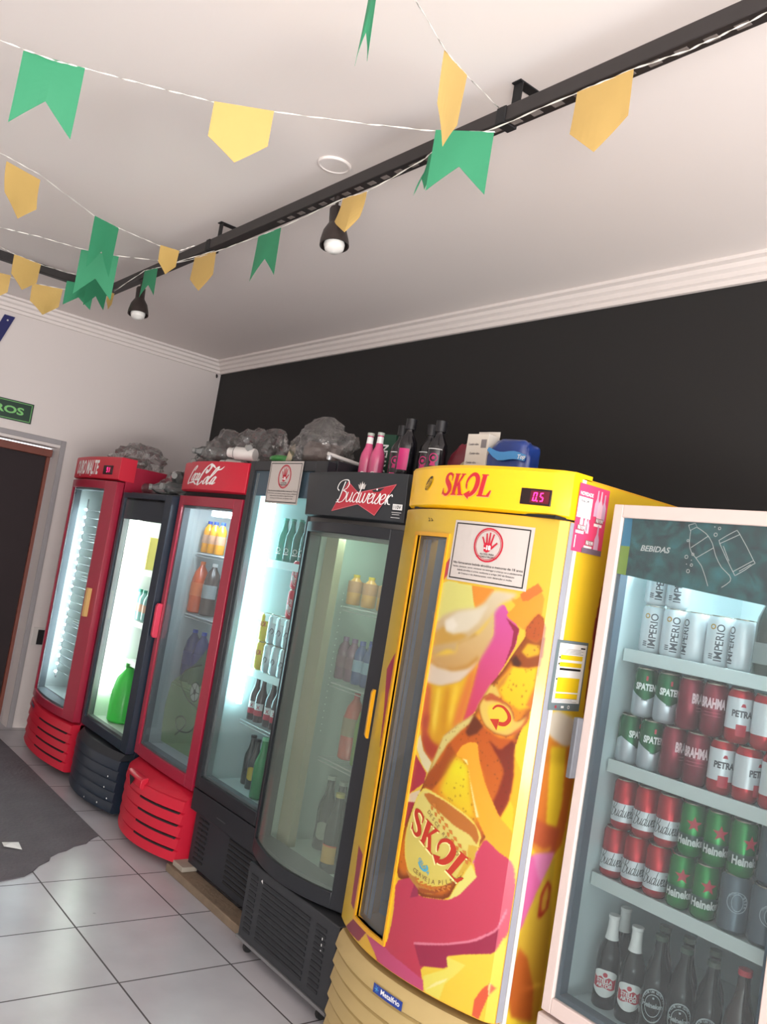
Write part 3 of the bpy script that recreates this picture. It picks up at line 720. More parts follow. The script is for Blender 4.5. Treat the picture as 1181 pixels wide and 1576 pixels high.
# aluminium double rail beside the glass
MB().box(.052, .060, .012, .03, .46, 1.86).box(.066, .071, .012, .04, .46, 1.86).build('glass_rail', M_alu, d)
k = Ink(); k.quad(.04, .555, 1.755, 1.87); k.lay('header_print', mat('header_blue', (28, 84, 112), .35), lambda u, v: (u, .0135, v), d)
warn_sign(F4, lambda u, v, o: (.19 + u, -.001 - o, 1.722 + v), .275, .19)
MB().box(.0, .64, -.0, .05, .30, .395).build('lower_panel', M_black, F4, bevel=.002)
MB().box(.01, .63, .03, .05, .06, .30).build('kick_panel', M_blackpl, F4)
g = MB()
for i in range(9):
    for j in range(2): g.box(.05 + j * .05, .09 + j * .05, .026, .030, .09 + i * .022, .098 + i * .022)
for i in range(9): g.box(.34, .58, .026, .030, .09 + i * .022, .100 + i * .022)
g.build('grille', M_dark, F4)
k = Ink(); k.quad(.25, .33, .335, .339)
k.lay('scuff', mat('scuff_grey', (90, 92, 96), .6), lambda u, v: (u, -.002, v), F4)
MB().box(.04, .60, .10, .6, 0.036, .06).build('base', M_dark, F4)
MB().lathe([(.013, 0), (.013, 1.0)], 12, c=(.085, .105, .80)).build('lamp', lampmat('tube_blue', (196, 244, 250), 22), F4)
for z in (.735, .965, 1.225, 1.47): shelf(F4, .10, .595, .12, .62, z, rail=M_rail if z > .8 else None)
MB().tube([(.60, .02, 1.95), (.61, .25, 1.93), (.615, .45, 1.94)], .008, 8).build('hinge_pipe', M_white, F4)
MB().lathe([(.010, 0), (.012, .012), (.006, .026), (0, .028)], 12, c=(.60, .03, 1.925)).build('hinge_knob', M_alu, F4)

# ---- 5: black fridge with bow tie logo
F5 = cabinet('display_fridge', 'black misted fridge with red bow tie logo on header', -2.955, 1.90, .63, .72, .33, 1.83, .38, 1.64, M_blackpl, mat('green_tinted_liner', (190, 206, 198), .5))
fn = bulge(.63, .075)
fnd = lambda x: fn(x)
d = door(F5, fnd, .0, .63, .345, 1.655, .03, .055, .055, .04, M_black, G_mist)
hf = bulge(.63, .03)
header(F5, lambda x: hf(x) - .02, .0, .63, 1.675, 1.85, mat('header_charcoal', (40, 44, 48), .45), lean=.012)
MB().bar(lambda x: .01, .0, .62, [(0, 1.655), (0, 1.675)], .06, 3).build('gap_strip', mat('strip_grey', (110, 108, 106), .5), F5)
S = lambda u, v: (u, hf(u) - .0225 - .012 * (v - 1.68) / .17, v)
k = Ink(); k.poly([(.324, 1.813), (.385, 1.777), (.400, 1.776), (.586, 1.812), (.492, 1.694), (.395, 1.730), (.230, 1.698)], 0)
k.lay('bow_tie', mat('bow_red', (176, 44, 58), .4), S, F5)
S2 = lambda u, v: (u, hf(u) - .0232 - .012 * (v - 1.68) / .17, v)
k = Ink()
for a, b in (((.324, 1.811), (.386, 1.775)), ((.402, 1.774), (.584, 1.810)), ((.584, 1.810), (.492, 1.696)), ((.232, 1.700), (.395, 1.732)), ((.492, 1.696), (.395, 1.731)), ((.324, 1.811), (.232, 1.700))):
    k.stroke([a, b], .0022, smooth=0)
k.lay('bow_outline', mat('bow_edge', (200, 110, 118), .4), S2, F5)
k = Ink(); sx = .315 / BUDW
k.merge(BUD, lambda x, y: (.262 + x * sx, 1.737 + y * sx * .86)); k.lay('lettering', M_wink, lambda u, v: (S2(u, v)[0], S2(u, v)[1] - .0008, v), F5)
k = Ink(); k.poly([(.395, 1.787), (.425, 1.787), (.432, 1.806), (.424, 1.801), (.422, 1.812), (.415, 1.802), (.410, 1.816), (.404, 1.802), (.397, 1.811), (.396, 1.800), (.386, 1.804)])
k.lay('crown', mat('crown_silver', (186, 180, 176), .4), S2, F5)
k = Ink(); k.quad(.578, .622, 1.722, 1.742, 0); k.text('110V', .583, 1.726, .012, 1, bold=.02, width=.034); k.quad(.575, .62, 1.712, 1.7135, 0); k.quad(.578, .612, 1.705, 1.7065, 0); k.quad(.573, .615, 1.694, 1.6955, 0)
k.lay('voltage_sticker', [M_wink, M_ink], S2, F5)
# base unit
bs = MB(); bs.box(.08, .68, -.05, .55, .055, .33); bs.build('base', mat('base_charcoal', (46, 48, 52), .6, noise=.25, nscale=12), F5, bevel=.004)
g = MB()
for i in range(11):
    for x0, x1 in ((.11, .16), (.20, .52), (.56, .62)): g.box(x0, x1, -.0535, -.0505, .085 + i * .020, .095 + i * .020)
g.build('grille', mat('slot_charcoal', (32, 34, 38), .7), F5)
k = Ink(); k.poly([(.18, .292), (.19, .300), (.195, .285)]); k.poly([(.60, .27), (.604, .27), (.606, .22), (.60, .22)]); k.lay('chips', M_wink, lambda u, v: (u, -.0515, v), F5)
MB().box(.075, .685, -.055, -.02, .045, .056).build('base_rail', mat('dull_steel', (128, 128, 130), .5, metal=.4), F5)
for x in (.12, .62):
    for y in (-.02, .48):
        c = MB(); c.lathe([(.020, -.008), (.022, 0), (.020, .008)], 14, c=(x, y, .022), r=Matrix.Rotation(pi / 2, 3, 'Y')); c.box(x - .012, x + .012, y - .012, y + .012, .038, .047); c.build('caster', M_dark, F5)
bd = MB()
for i in range(22): bd.lathe([(0, -.002), (.002, 0), (0, .002)], 6, c=(.20, .09, .86 + i * .0255))
bd.build('lamp', lampmat('bead_white', (230, 245, 235), .8), F5)
MB().box(.10, .55, .10, .125, 1.615, 1.632).build('lamp', lampmat('fill_soft', (222, 245, 232), 24), F5)  # unseen top lamp, added to brighten the misted interior
MB().box(.045, .13, .075, .11, .39, 1.62).build('inner_column', mat('column_beige', (186, 178, 150), .5), F5)
for z in (.755, 1.045, 1.345): shelf(F5, .16, .585, .13, .62, z)

# ---- 6: yellow fridge
def fsk(x):
    if x <= .32: return -.04 + .08 * ((x - .32) / .32) ** 2
    if x <= .672: return -.04 + .072 * ((x - .32) / .352) ** 2
    return .032 + (x - .672) / .018 * .02
F6 = cabinet('display_fridge', 'large bright yellow beer fridge covered with bottle and glass artwork', -2.26, 1.80, .69, .78, .04, 1.850, .42, 1.70, M_yel, mat('dim_liner', (150, 156, 160), .5), yb=.085)
WX0, WX1, WZ0, WZ1 = .137, .312, .438, 1.636
m = MB()
m.bar(fsk, 0, WX0, [(0, .372), (0, 1.722)], .075, 8).bar(fsk, WX1, .69, [(0, .372), (0, 1.722)], .075, 26)
m.bar(fsk, WX0, WX1, [(0, .372), (0, WZ0)], .075, 8).bar(fsk, WX0, WX1, [(0, WZ1), (0, 1.722)], .075, 8)
d6 = m.build('door', M_yel, F6)
m = MB(); f2 = lambda x: fsk(x) - .008
for a, b, c, e in ((WX0 - .012, WX0, WZ0 - .012, WZ1 + .012), (WX1, WX1 + .008, WZ0 - .012, WZ1 + .012), (WX0, WX1, WZ0 - .012, WZ0), (WX0, WX1, WZ1, WZ1 + .012)):
    m.bar(f2, a, b, [(0, c), (0, e)], fsk(a) + .004, 5)
m.build('window_frame', M_yel, d6)
g = MB(); xs = [WX0 + (WX1 - WX0) * i / 8 for i in range(9)]
g.add([(x, fsk(x) + .012, z) for x in xs for z in (WZ0, WZ1)], [(2 * i, 2 * i + 2, 2 * i + 3, 2 * i + 1) for i in range(8)]); g.build('glass', G_dim, d6)
g = MB()
for dx in (.012, .042): g.box(WX0 + dx, WX0 + dx + .014, fsk(WX0 + dx) + .020, fsk(WX0 + dx) + .023, WZ0 + .01, WZ1 - .01)
g.build('glass_rail', mat('rail_matt_grey', (170, 172, 178), .6), d6)
MB().bar(lambda x: fsk(x) - .03, -.006, .012, [(.006, .955), (0, .965), (0, 1.105), (.006, 1.115)], .02, 2).build('handle', M_yel, d6, bevel=.002)
MB().box(.6905, .6925, .054, .076, .375, 1.72).build('gasket', mat('gasket_pale_grey', (150, 152, 162), .5), d6)
MB().box(.682, .6925, .079, .094, .36, 1.845).build('corner_strip', mat('strip_pale', (206, 206, 206), .4), F6)
MB().box(.13, .60, .12, .14, 1.665, 1.68).build('lamp', lampmat('tube_dim', (225, 235, 245), 16), F6)
MB().box(.135, .18, .10, .104, 1.375, 1.40).build('shelf_clip', M_wink, F6)
for z in (.76, 1.17): shelf(F6, .125, .64, .14, .62, z, rail=mat('grey_shelf', (130, 134, 138), .5))
k = Ink(); k.quad(.02, .04, .46, 1.66); k.quad(.055, .062, .46, 1.66)
k.lay('wall_rail', M_rail, lambda u, v: (.0405, .09 + u, v), F6, lift='x')
k = Ink(); k.stroke([(.193, 1.693), (.201, 1.689), (.197, 1.683), (.207, 1.685)], .002); k.stroke([(.209, 1.692), (.217, 1.688), (.213, 1.683), (.223, 1.686)], .002)
k.lay('door_mark', M_ink, onfront(fsk, .003), d6)

def pip(px, py, X, Y):
    ins = np.zeros(X.shape, bool); n = len(px); j = n - 1
    for i in range(n):
        if py[i] != py[j]:
            c = ((py[i] > Y) != (py[j] > Y)) & (X < (px[j] - px[i]) * (Y - py[i]) / (py[j] - py[i]) + px[i]); ins ^= c
        j = i
    return ins
def drops(X, Z, C, flat, n, seed, dark=(96, 52, 16), step=2.2, x0=0, z0=372):
    """printed condensation beads"""
    rng = np.random.default_rng(seed); px, pz = np.array(flat[0::2], float), np.array(flat[1::2], float)
    x = rng.uniform(px.min(), px.max(), n); z = rng.uniform(pz.min(), pz.max(), n); ok = pip(px, pz, x, z)
    for a, b in zip(x[ok], z[ok]):
        r = rng.uniform(1.0, 2.4); i0, i1 = int((a - 4 - x0) / step), int((a + 5 - x0) / step); j0, j1 = int((b - 5 - z0) / step), int((b + 5 - z0) / step)
        i0, j0 = max(i0, 0), max(j0, 0); Xs, Zs = X[i0:i1, j0:j1], Z[i0:i1, j0:j1]
        if Xs.size == 0: continue
        dd = ((Xs - a) / r) ** 2 + ((Zs - b) / (r * 1.3)) ** 2; k = (dd < 1)[..., None]
        C[i0:i1, j0:j1] = np.where(k, C[i0:i1, j0:j1] * .55 + np.array(dark) * .45, C[i0:i1, j0:j1])
def paint(art, x0, x1, z0, z1, step, base, base2, seed):
    """printed vinyl: colours of the artwork's shapes sampled on a fine grid, in millimetres"""
    nx = int((x1 - x0) / step) + 1; nz = int((z1 - z0) / step) + 1
    X, Z = np.meshgrid(np.linspace(x0, x1, nx), np.linspace(z0, z1, nz), indexing='ij')
    rng = np.random.default_rng(seed)
    t = ((Z - z0) / (z1 - z0))[..., None]; C = np.array(base2)[None, None] * (1 - t) + np.array(base)[None, None] * t
    wet = np.zeros(X.shape, bool)
    soft, edge, hull = 0, None, None
    def blur(m, r):
        n = max(1, int(r / step))
        for ax in (0, 1):
            for _ in range(2):
                P = np.concatenate([np.repeat(m.take([0], ax), n, ax), m, np.repeat(m.take([-1], ax), n, ax)], ax)
                cs = np.cumsum(P, ax); z = np.zeros_like(cs.take([0], ax)); cs = np.concatenate([z, cs], ax); L_ = m.shape[ax]
                m = (cs.take(range(2 * n + 1, 2 * n + 1 + L_), ax) - cs.take(range(0, L_), ax)) / (2 * n + 1)
        return m
    for flat, ca, cb in art:
        if isinstance(flat, str):
            if flat == 'soft': soft = ca[0]
            elif flat == 'edge': edge = ca
            elif flat == 'drops' and hull is not None and ca[0]: drops(X, Z, C, hull, ca[0], seed + 3, step=step, x0=x0, z0=z0)
            continue
        px, pz = np.array(flat[0::2], float), np.array(flat[1::2], float)
        if edge: hull = flat
        if len(px) > 9:     # round the drawn outline a little
            P = np.stack([px, pz], 1); Q = np.roll(P, -1, 0); P2 = np.empty((2 * len(P), 2)); P2[0::2] = P * .86 + Q * .14; P2[1::2] = P * .14 + Q * .86; px, pz = P2[:, 0], P2[:, 1]
        ins = pip(px, pz, X, Z)
        if cb:
            tt = np.clip((Z - pz.min()) / (pz.max() - pz.min()), 0, 1)[..., None]; cc = np.array(cb) * (1 - tt) + np.array(ca) * tt
        else: cc = np.broadcast_to(np.array(ca, float), C.shape)
        al = ins.astype(float)
        if edge:
            e = np.clip((blur(al, edge[3]) - .5) / .42, 0, 1); e = (e * e * (3 - 2 * e))[..., None]
            cc = np.array(edge[:3], float) * (1 - e) + cc * e; edge = None
        elif soft: al = blur(al, soft)
        al = al[..., None]; C = C * (1 - al) + cc * al
    return X, Z, C
def soften(C, k=1):
    for _ in range(k):
        P = np.pad(C, ((1, 1), (1, 1), (0, 0)), 'edge'); C = (P[1:-1, 1:-1] * 4 + P[:-2, 1:-1] + P[2:, 1:-1] + P[1:-1, :-2] + P[1:-1, 2:]) / 8
    return C
def vinyl(name, X, Z, C, S, skip, parent):
    nx, nz = X.shape; v = np.empty((nx, nz, 3))
    for i in range(nx):
        p = S(X[i, 0] / 1000, 0); v[i, :, 0] = p[0]; v[i, :, 1] = p[1]
    v[..., 2] = Z / 1000
    idx = np.arange(nx * nz).reshape(nx, nz); q = np.stack([idx[:-1, :-1], idx[1:, :-1], idx[1:, 1:], idx[:-1, 1:]], -1).reshape(-1, 4)
    cx = (X[:-1, :-1] + X[1:, 1:]).ravel() / 2; cz = (Z[:-1, :-1] + Z[1:, 1:]).ravel() / 2
    if skip: q = q[~((cx > skip[0]) & (cx < skip[1]) & (cz > skip[2]) & (cz < skip[3]))]
    me = bpy.data.meshes.new(name); me.vertices.add(nx * nz); me.vertices.foreach_set('co', v.ravel())
    me.loops.add(q.size); me.loops.foreach_set('vertex_index', q.ravel().astype(np.int32))
    me.polygons.add(len(q)); me.polygons.foreach_set('loop_start', np.arange(0, q.size, 4, dtype=np.int32))
    me.update(calc_edges=True); me.polygons.foreach_set('use_smooth', np.ones(len(q), bool))
    a = me.color_attributes.new('print', 'FLOAT_COLOR', 'POINT'); s = C.reshape(-1, 3) * .84 / 255
    l = np.where(s <= .04045, s / 12.92, ((s + .055) / 1.055) ** 2.4); a.data.foreach_set('color', np.concatenate([l, np.ones((len(l), 1))], 1).ravel())
    if 'vinyl' not in MATS:
        m = bpy.data.materials.new('printed_vinyl'); m.use_nodes = True; b = m.node_tree.nodes['Principled BSDF']
        at_ = m.node_tree.nodes.new('ShaderNodeAttribute'); at_.attribute_name = 'print'; m.node_tree.links.new(at_.outputs['Color'], b.inputs['Base Color'])
        b.inputs['Roughness'].default_value = .35; b.inputs['Coat Weight'].default_value = .4; b.inputs['Coat Roughness'].default_value = .1; MATS['vinyl'] = m
    me.materials.append(MATS['vinyl'])
    o = bpy.data.objects.new(name, me); COL.objects.link(o); o.parent = parent
    return o
DOOR_ART=[
 ([436,1506,516,1504,494,1460,462,1443,446,1468],(236,150,50),0),
 ([302,1531,300,1481,341,1535,345,1589,319,1560],(190,60,85),0),
 ([307,1495,344,1508,436,1504,457,1442,385,1407,308,1378,299,1440],(226,222,125),0),
 ([521,1450,551,1469,573,1441,607,1408,604,1360,579,1297,552,1241,532,1199,519,1163,477,1115,478,1166,487,1227,499,1297,514,1351,534,1376],(212,88,165),(206,62,88)),
 ([564,1431,607,1408,602,1359,579,1297,591,1357,591,1399],(150,34,66),0),
 ([570,1491,584,1485,601,1504,637,1539,663,1502,663,1461,650,1438,627,1403,560,1437,587,1469,571,1483],(246,160,42),0),
 ([594,1503,639,1540,656,1522,618,1487,603,1486],(226,120,45),0),
 ('soft',[5],0),
 ([298,1304,299,1356,342,1405,398,1429,457,1442,485,1459,514,1504,590,1503,571,1483,542,1466,520,1428,488,1385,453,1349,418,1334,418,1306,382,1310,337,1284,310,1257],(222,208,176),(196,160,100)),
 ([310,1342,349,1371,416,1368,452,1357,417,1338,355,1319,312,1307],(205,160,70),0),
 ([352,1389,399,1422,467,1441,504,1460,479,1405,448,1374,396,1356,365,1360],(226,216,190),0),
 ([358,1390,386,1403,407,1384,394,1365,364,1364],(240,232,212),0),
 ([418,1334,453,1349,471,1369,486,1367,456,1336,425,1326],(176,128,60),0),
 ([522,1446,530,1417,535,1372,511,1317,482,1256,447,1219,376,1197,308,1197,307,1243,311,1280,362,1289,418,1306,418,1334,486,1371,513,1414],(216,192,140),(200,150,80)),
 ([316,1261,416,1258,477,1280,496,1314,489,1270,445,1227,376,1199,311,1198],(222,205,182),0),
 ([312,1262,358,1251,418,1252,469,1270,498,1301,496,1314,467,1280,416,1260,356,1259,315,1267],(190,130,40),0),
 ('soft',[2],0),
 ([308,1197,376,1197,446,1223,489,1270,500,1293,490,1211,477,1119,442,1081,409,1021,383,1004,347,1022,315,1085],(232,188,32),(214,150,24)),
 ('soft',[7],0),
 ([308,1197,339,1192,351,1115,357,1060,386,1015,347,1022,315,1085],(206,96,48),0),
 ([365,1193,380,1195,385,1102,382,1049,368,1097],(248,214,70),0),
 ([399,1201,413,1205,419,1110,416,1057,402,1106],(206,140,18),0),
 ([431,1213,444,1220,442,1132,435,1088,426,1128],(246,206,60),0),
 ([472,1250,499,1297,490,1211,477,1119,444,1094,453,1160],(220,122,52),0),
 ([321,1100,352,1111,345,1057,402,1024,383,1004,346,1027],(180,70,45),0),
 ([329,1047,378,1033,425,1033,390,980,354,1001],(176,64,40),0),
 ('soft',[0],0),
 ([310,1016,326,1046,350,1004,390,980,382,948,352,966],(226,216,170),0),
 ([317,987,376,946,373,916,319,869,316,921],(176,48,64),0),
 ([319,869,377,902,350,853,318,845],(224,204,170),0),
 ([318,845,353,854,327,785,319,773],(168,44,66),0),
 ([640,1085,651,1120,657,1210,665,1252,688,859,675,799,646,807,598,847],(252,206,40),0),
 ([647,1066,672,1029,676,894,673,854,664,931,647,958],(250,186,30),0),
 ('edge',[128,56,14,18],0),
 ([643,1445,653,1458,667,1450,675,1426,678,1368,675,1316,673,1252,672,1201,657,1151,647,1112,642,1073,652,1008,649,947,632,898,622,883,600,832,590,812,569,753,545,704,519,636,418,609,401,659,333,623,310,658,310,714,322,775,349,857,369,906,391,972,417,1062,468,1113,512,1149,521,1180,548,1240,573,1279,600,1334,627,1389,625,1413],(236,150,24),(212,112,22)),
 ('soft',[4],0),
 ([643,1445,653,1458,667,1450,675,1426,675,1400,659,1379,629,1389,625,1413],(186,84,26),0),
 ([600,1330,629,1389,659,1379,675,1400,677,1351,675,1318,646,1306,611,1305],(150,70,16),0),
 ([636,1374,668,1372,672,1349,642,1334,623,1347],(232,180,30),0),
 ([597,1321,608,1336,628,1315,621,1305,604,1305],(74,30,12),0),
 ([566,1244,605,1302,646,1305,675,1316,673,1256,669,1206,639,1191,594,1209],(250,206,20),(240,192,20)),
 ([675,1316,673,1252,672,1201,657,1207,672,1268,672,1313],(214,120,40),0),
 ([566,1244,605,1302,587,1249,573,1229],(206,140,40),0),
 ([512,1149,521,1180,548,1240,566,1240,585,1211,548,1215,526,1177],(220,190,90),0),
 ([468,1113,512,1149,545,1123,594,1103,651,1113,638,1100,652,1008,649,947,632,898,622,883,593,930,574,986,549,1028,536,1074,499,1064,475,1025,443,974,391,972,417,1062],(190,84,18),(206,106,24)),
 ([565,1094,604,1071,640,1113,652,1008,649,947,632,898,622,883,603,921,617,966,625,1020,609,1044],(120,36,14),(146,48,20)),
 ([417,1062,468,1113,512,1149,519,1134,481,1099,438,1046,377,929,369,906,391,972],(216,200,120),0),
 ([512,1149,545,1123,530,1099,504,1084,492,1093],(104,42,12),0),
 ([422,993,444,1050,475,1025,450,967,406,904,375,908,384,949],(166,76,22),0),
 ('soft',[9],0),
 ([476,1021,519,1007,534,954,571,859,535,868,471,889,433,912,446,958,460,995],(232,226,30),(234,190,30)),
 ([571,863,600,832,590,812,562,844,550,864],(190,90,40),0),
 ('drops',[700],0),
 ('soft',[0],0),
 ([473,1024,486,1053,512,1071,536,1074,548,1032,570,985,600,940,632,898,672,870,675,831,673,801,646,807,600,836,568,878,540,943,519,1007,497,1022],(244,168,40),(246,178,44)),
 ([565,987,596,963,585,973],(200,110,30),0),
 ([476,1021,512,1020,530,973,553,922,574,880,566,877,537,950,517,1007,497,1020],(240,225,150),0),
 ([321,616,399,658,419,608,520,635,553,663,592,725,576,767,600,832,646,807,674,799,684,778,702,657,674,551,548,498,551,463,463,433,489,374,413,367,298,368,215,415,324,431,334,518],(206,66,96),(196,56,80)),
 ([430,482,507,508,609,559,673,621,674,549,545,495,551,463,463,433],(160,38,72),0),
 ([426,484,530,522,608,562,667,612,682,675,682,659,670,607,615,559,531,517,431,478],(226,130,150),0),
 ([401,659,419,608,389,593],(160,44,80),0),
 ([574,751,594,725,553,663,520,635,543,691,570,749],(232,224,120),0),
 ([574,763,587,803,578,752],(222,120,170),0),
 ([463,433,551,463,541,492,593,518,672,550,685,604,709,382,678,368,593,377,489,375],(242,212,66),(240,206,60)),
 ([542,492,600,491,574,453,549,421,540,375,492,375,478,412,551,463],(238,226,96),0),
 ([488,379,524,416,558,441,548,426,509,393],(246,236,150),0),
 ([637,375,638,417,654,452,672,474,684,464,672,440,664,407,656,373],(226,92,56),0),
 ([668,465,672,474,674,439,672,443],(250,226,150),0),
 ([65,371,128,427,223,428,181,379,126,375],(150,46,66),0),
 ([181,379,224,425,295,376,243,369],(242,190,50),0),
 ([220,418,311,426,350,417,410,413,480,402,487,374,404,369,306,375,257,399],(202,76,120),0),
 ([57,1192,121,1265,191,1154,156,1025,107,951,92,1072],(190,60,90),0),
 ([109,1138,191,1154,164,1006,116,933],(226,210,90),0),
 ([64,628,157,603,111,444,80,451,73,550],(170,60,80),0),
 ('edge',[236,214,90,10],0),
 ([376,903,412,903,470,893,523,880,563,864,589,836,587,803,569,753,545,708,512,675,465,651,411,643,364,660,342,695,332,735,332,778,349,857,361,886],(226,212,120),(224,206,96)),
 ([377,887,402,896,460,890,529,872,570,854,584,826,580,807,556,826,507,834,451,854,409,866],(190,112,40),0),
 ([556,801,583,802,580,769,559,730,532,698,545,733,558,765],(216,176,60),0),
 ([350,664,391,653,401,659,409,639,466,645,509,667,469,632,433,622,412,627,381,641],(196,136,60),0),
 ([413,632,467,642,533,694,514,665,474,636,422,620],(168,84,30),0),
 ('edge',[170,90,30,8],0),
 ([519,1175,531,1203,552,1218,580,1210,613,1197,629,1176,633,1157,650,1170,670,1197,667,1166,648,1133,618,1111,584,1110,549,1124,532,1145],(226,192,90),0),
 ('soft',[3],0),
 ([532,1199,556,1218,585,1207,618,1190,596,1197,564,1200,542,1193],(184,84,40),0),
 ([632,1127,653,1150,671,1191,667,1166,648,1133,622,1113],(206,100,44),0),
 ([553,1183,578,1197,606,1187,622,1167,622,1142,607,1128,581,1124,562,1144,551,1166],(246,206,60),0),
]
SIDE_ART=[
 ([-190,1421,140,1452,408,297,45,364],(250,206,44),(246,216,60)),
 ([182,1625,264,1617,271,1388,241,938,208,829,173,1233,165,1454],(150,44,50),0),
 ('soft',[4],0),
 ([18,1193,63,1206,138,1185,174,1163,171,1117,121,1102,67,1110,30,1143],(226,216,196),0),
 ('drops',[0],0),
 ([26,1143,112,1102,171,1117,174,990,170,888,161,831,136,808,65,821,21,851,18,917,17,1032],(224,140,50),(210,110,50)),
 ([55,1107,121,1102,139,946,129,878,83,892],(240,204,50),0),
 ([18,917,91,891,146,877,136,808,65,821,21,851],(196,96,60),0),
 ([25,851,89,825,122,831,110,809,57,819],(226,150,60),0),
 ([17,813,67,812,129,802,121,761,80,643,38,610,-7,600,-6,734],(226,110,170),0),
 ([50,813,138,816,123,750,104,724,80,753],(232,140,190),0),
 ([144,810,147,720,169,605,171,466,171,349,95,358,36,406,19,516,50,630,89,714],(216,190,60),(214,160,50)),
 ([48,565,88,533,133,444,145,354,57,381,23,462],(196,100,40),0),
 ([106,640,104,701,126,738,143,720,144,659,116,634],(176,50,40),0),
 ([116,650,114,695,128,727,138,704,135,659],(226,180,70),0),
]
X_, Z_, C_ = paint(DOOR_ART, 0, 672, 374, 1720, 2.2, (236, 196, 56), (240, 200, 60), 1)
C_ = soften(C_, 1)
vinyl('artwork', X_, Z_, C_, lambda u, v: (u, fsk(u) - .0012, v), (135, 314, 436, 1638), d6)
X_, Z_, C_ = paint(DOOR_ART, 672, 690, 374, 1720, 2.2, (246, 204, 60), (246, 196, 56), 1)
vinyl('artwork', X_, Z_, soften(C_, 2), lambda u, v: (u, fsk(u) - .0012, v), None, d6)
X_, Z_, C_ = paint(SIDE_ART, 34, 420, 45, 1845, 3.0, (250, 206, 44), (244, 210, 60), 2)
C_ = soften(C_, 2)
vinyl('artwork', X_, Z_, C_, lambda u, v: (.6915, .055 + u, v), None, F6)
S6 = lambda u, v: (u, fsk(u) - .0028, v)
M_br = mat('label_red_brown', (168, 48, 32), .4); M_cr = mat('label_cream', (236, 222, 150), .4)
k = Ink(); e1, e2 = Vector((.0650, -.0300)), Vector((.004, .066)); o0 = Vector((.352, .778))
k.merge(SKOL, lambda x, y: tuple(o0 + e1 * x + Vector((.003 + .015 * x, .066)) * y)); k.lay('lettering', M_br, lambda u, v: (u, fsk(u) - .0034, v), d6)
k = Ink(); k.merge(SKOL, lambda x, y: tuple(o0 + e1 * x + Vector((.003 + .015 * x, .066)) * y + Vector((-.004, -.004)))); k.lay('letter_edge', M_cr, S6, d6)
k = Ink()
for i, ch in enumerate('CERVEJA PILSEN'):
    a = i / 13; k.text(ch, .385 + a * .16, .668 - .022 * sin(pi * a) + a * .028, .012, bold=.01, rot=-.25 + a * .75)
for i, ch in enumerate('DESCE REDONDO'):
    a = i / 12; k.text(ch, .405 + a * .125, .842 - a * .085, .011, bold=.01, rot=-.6)
k.lay('label_print', mat('label_grey_brown', (126, 98, 60), .5), S6, d6)
k = Ink(); k.stroke([(.402, .700), (.412, .688), (.428, .684), (.438, .692), (.432, .700)], .006, 0); k.text('GELADA', .398, .706, .010, 0, rot=-.6, bold=.02)
k.lay('label_mark', mat('label_blue', (70, 150, 176), .4), S6, d6)
k = Ink()
for i in range(9):
    a = i / 8; x = .418 + a * .14; z = .872 - a * .105
    k.poly([(x, z), (x + .012, z + .001), (x + .016, z - .010), (x + .006, z - .008)]); k.poly([(x - .004, z - .008), (x + .006, z - .009), (x + .006, z - .020), (x - .002, z - .017)])
for i in range(8):
    a = i / 7; x = .400 + a * .11; z = .640 + .012 * (2 * a - 1) ** 2 + a * .02
    k.poly([(x, z), (x + .012, z + .006), (x + .014, z + .001), (x + .004, z - .003)]); k.poly([(x, z - .006), (x + .012, z - .010), (x + .013, z - .005), (x + .002, z - .002)])
k.lay('wheat_print', mat('wheat_brown', (176, 108, 44), .5), S6, d6)
k = Ink(); k.stroke([(.567, 1.176), (.578, 1.188), (.597, 1.188), (.614, 1.174), (.618, 1.158), (.607, 1.144), (.590, 1.142)], [.004, .006, .007, .009, .011, .011, .010]); k.poly([(.563, 1.148), (.590, 1.154), (.587, 1.122)])
k.lay('arrow_print', M_br, S6, d6)
# header with the beer name and temperature display
hk = lambda x: fsk(x) - .006
MB().bar(hk, .022, .69, [(.010, 1.728), (.0, 1.735), (-.004, 1.850), (.004, 1.860)], .12, 26).build('header', mat('header_yellow', (240, 188, 16), .3, coat=.5, emit=.10), F6)
k = Ink(); k.merge(SKOL, lambda x, y: (.257 + x * .0675 + y * .010, 1.766 + y * .066)); k.lay('lettering', mat('skol_red', (196, 40, 50), .35), lambda u, v: (u, hk(u) - .0055, v), F6)
k = Ink(); k.merge(SKOL, lambda x, y: (.2545 + x * .069 + y * .010, 1.7635 + y * .068)); k.lay('letter_edge', mat('edge_peach', (246, 170, 110), .4), lambda u, v: (u, hk(u) - .0046, v), F6)
k = Ink(); R_ = .85
for i in range(24):
    a0, a1 = 2 * pi * i / 24, 2 * pi * (i + 1) / 24; f = lambda a: (.172 + .028 * cos(a) * cos(R_) - .013 * sin(a) * sin(R_), 1.803 + .028 * cos(a) * sin(R_) + .013 * sin(a) * cos(R_))
    k.poly([(.172, 1.803), f(a0), f(a1)], 0)
k.text('desce', .158, 1.785, .012, 1, rot=.85, bold=.02); k.text('redondo', .165, 1.780, .010, 1, rot=.85, bold=.02)
k.lay('badge', [mat('badge_black', (52, 40, 14), .4), mat('badge_gold', (226, 176, 40), .4)], lambda u, v: (u, hk(u) - .0046, v), F6)
display(F6, hk, .557, 1.755, .088, .046, '05', True)
MB().bar(lambda x: .0, .08, .68, [(0, 1.722), (0, 1.730)], .09, 3).build('gap_strip', M_dark, F6)
# notice on the yellow door
nf = lambda u, v, o: (.335 + u, fsk(.335 + u) - o, 1.512 + v - u * .0)
warn_sign(d6, nf, .275, .180)
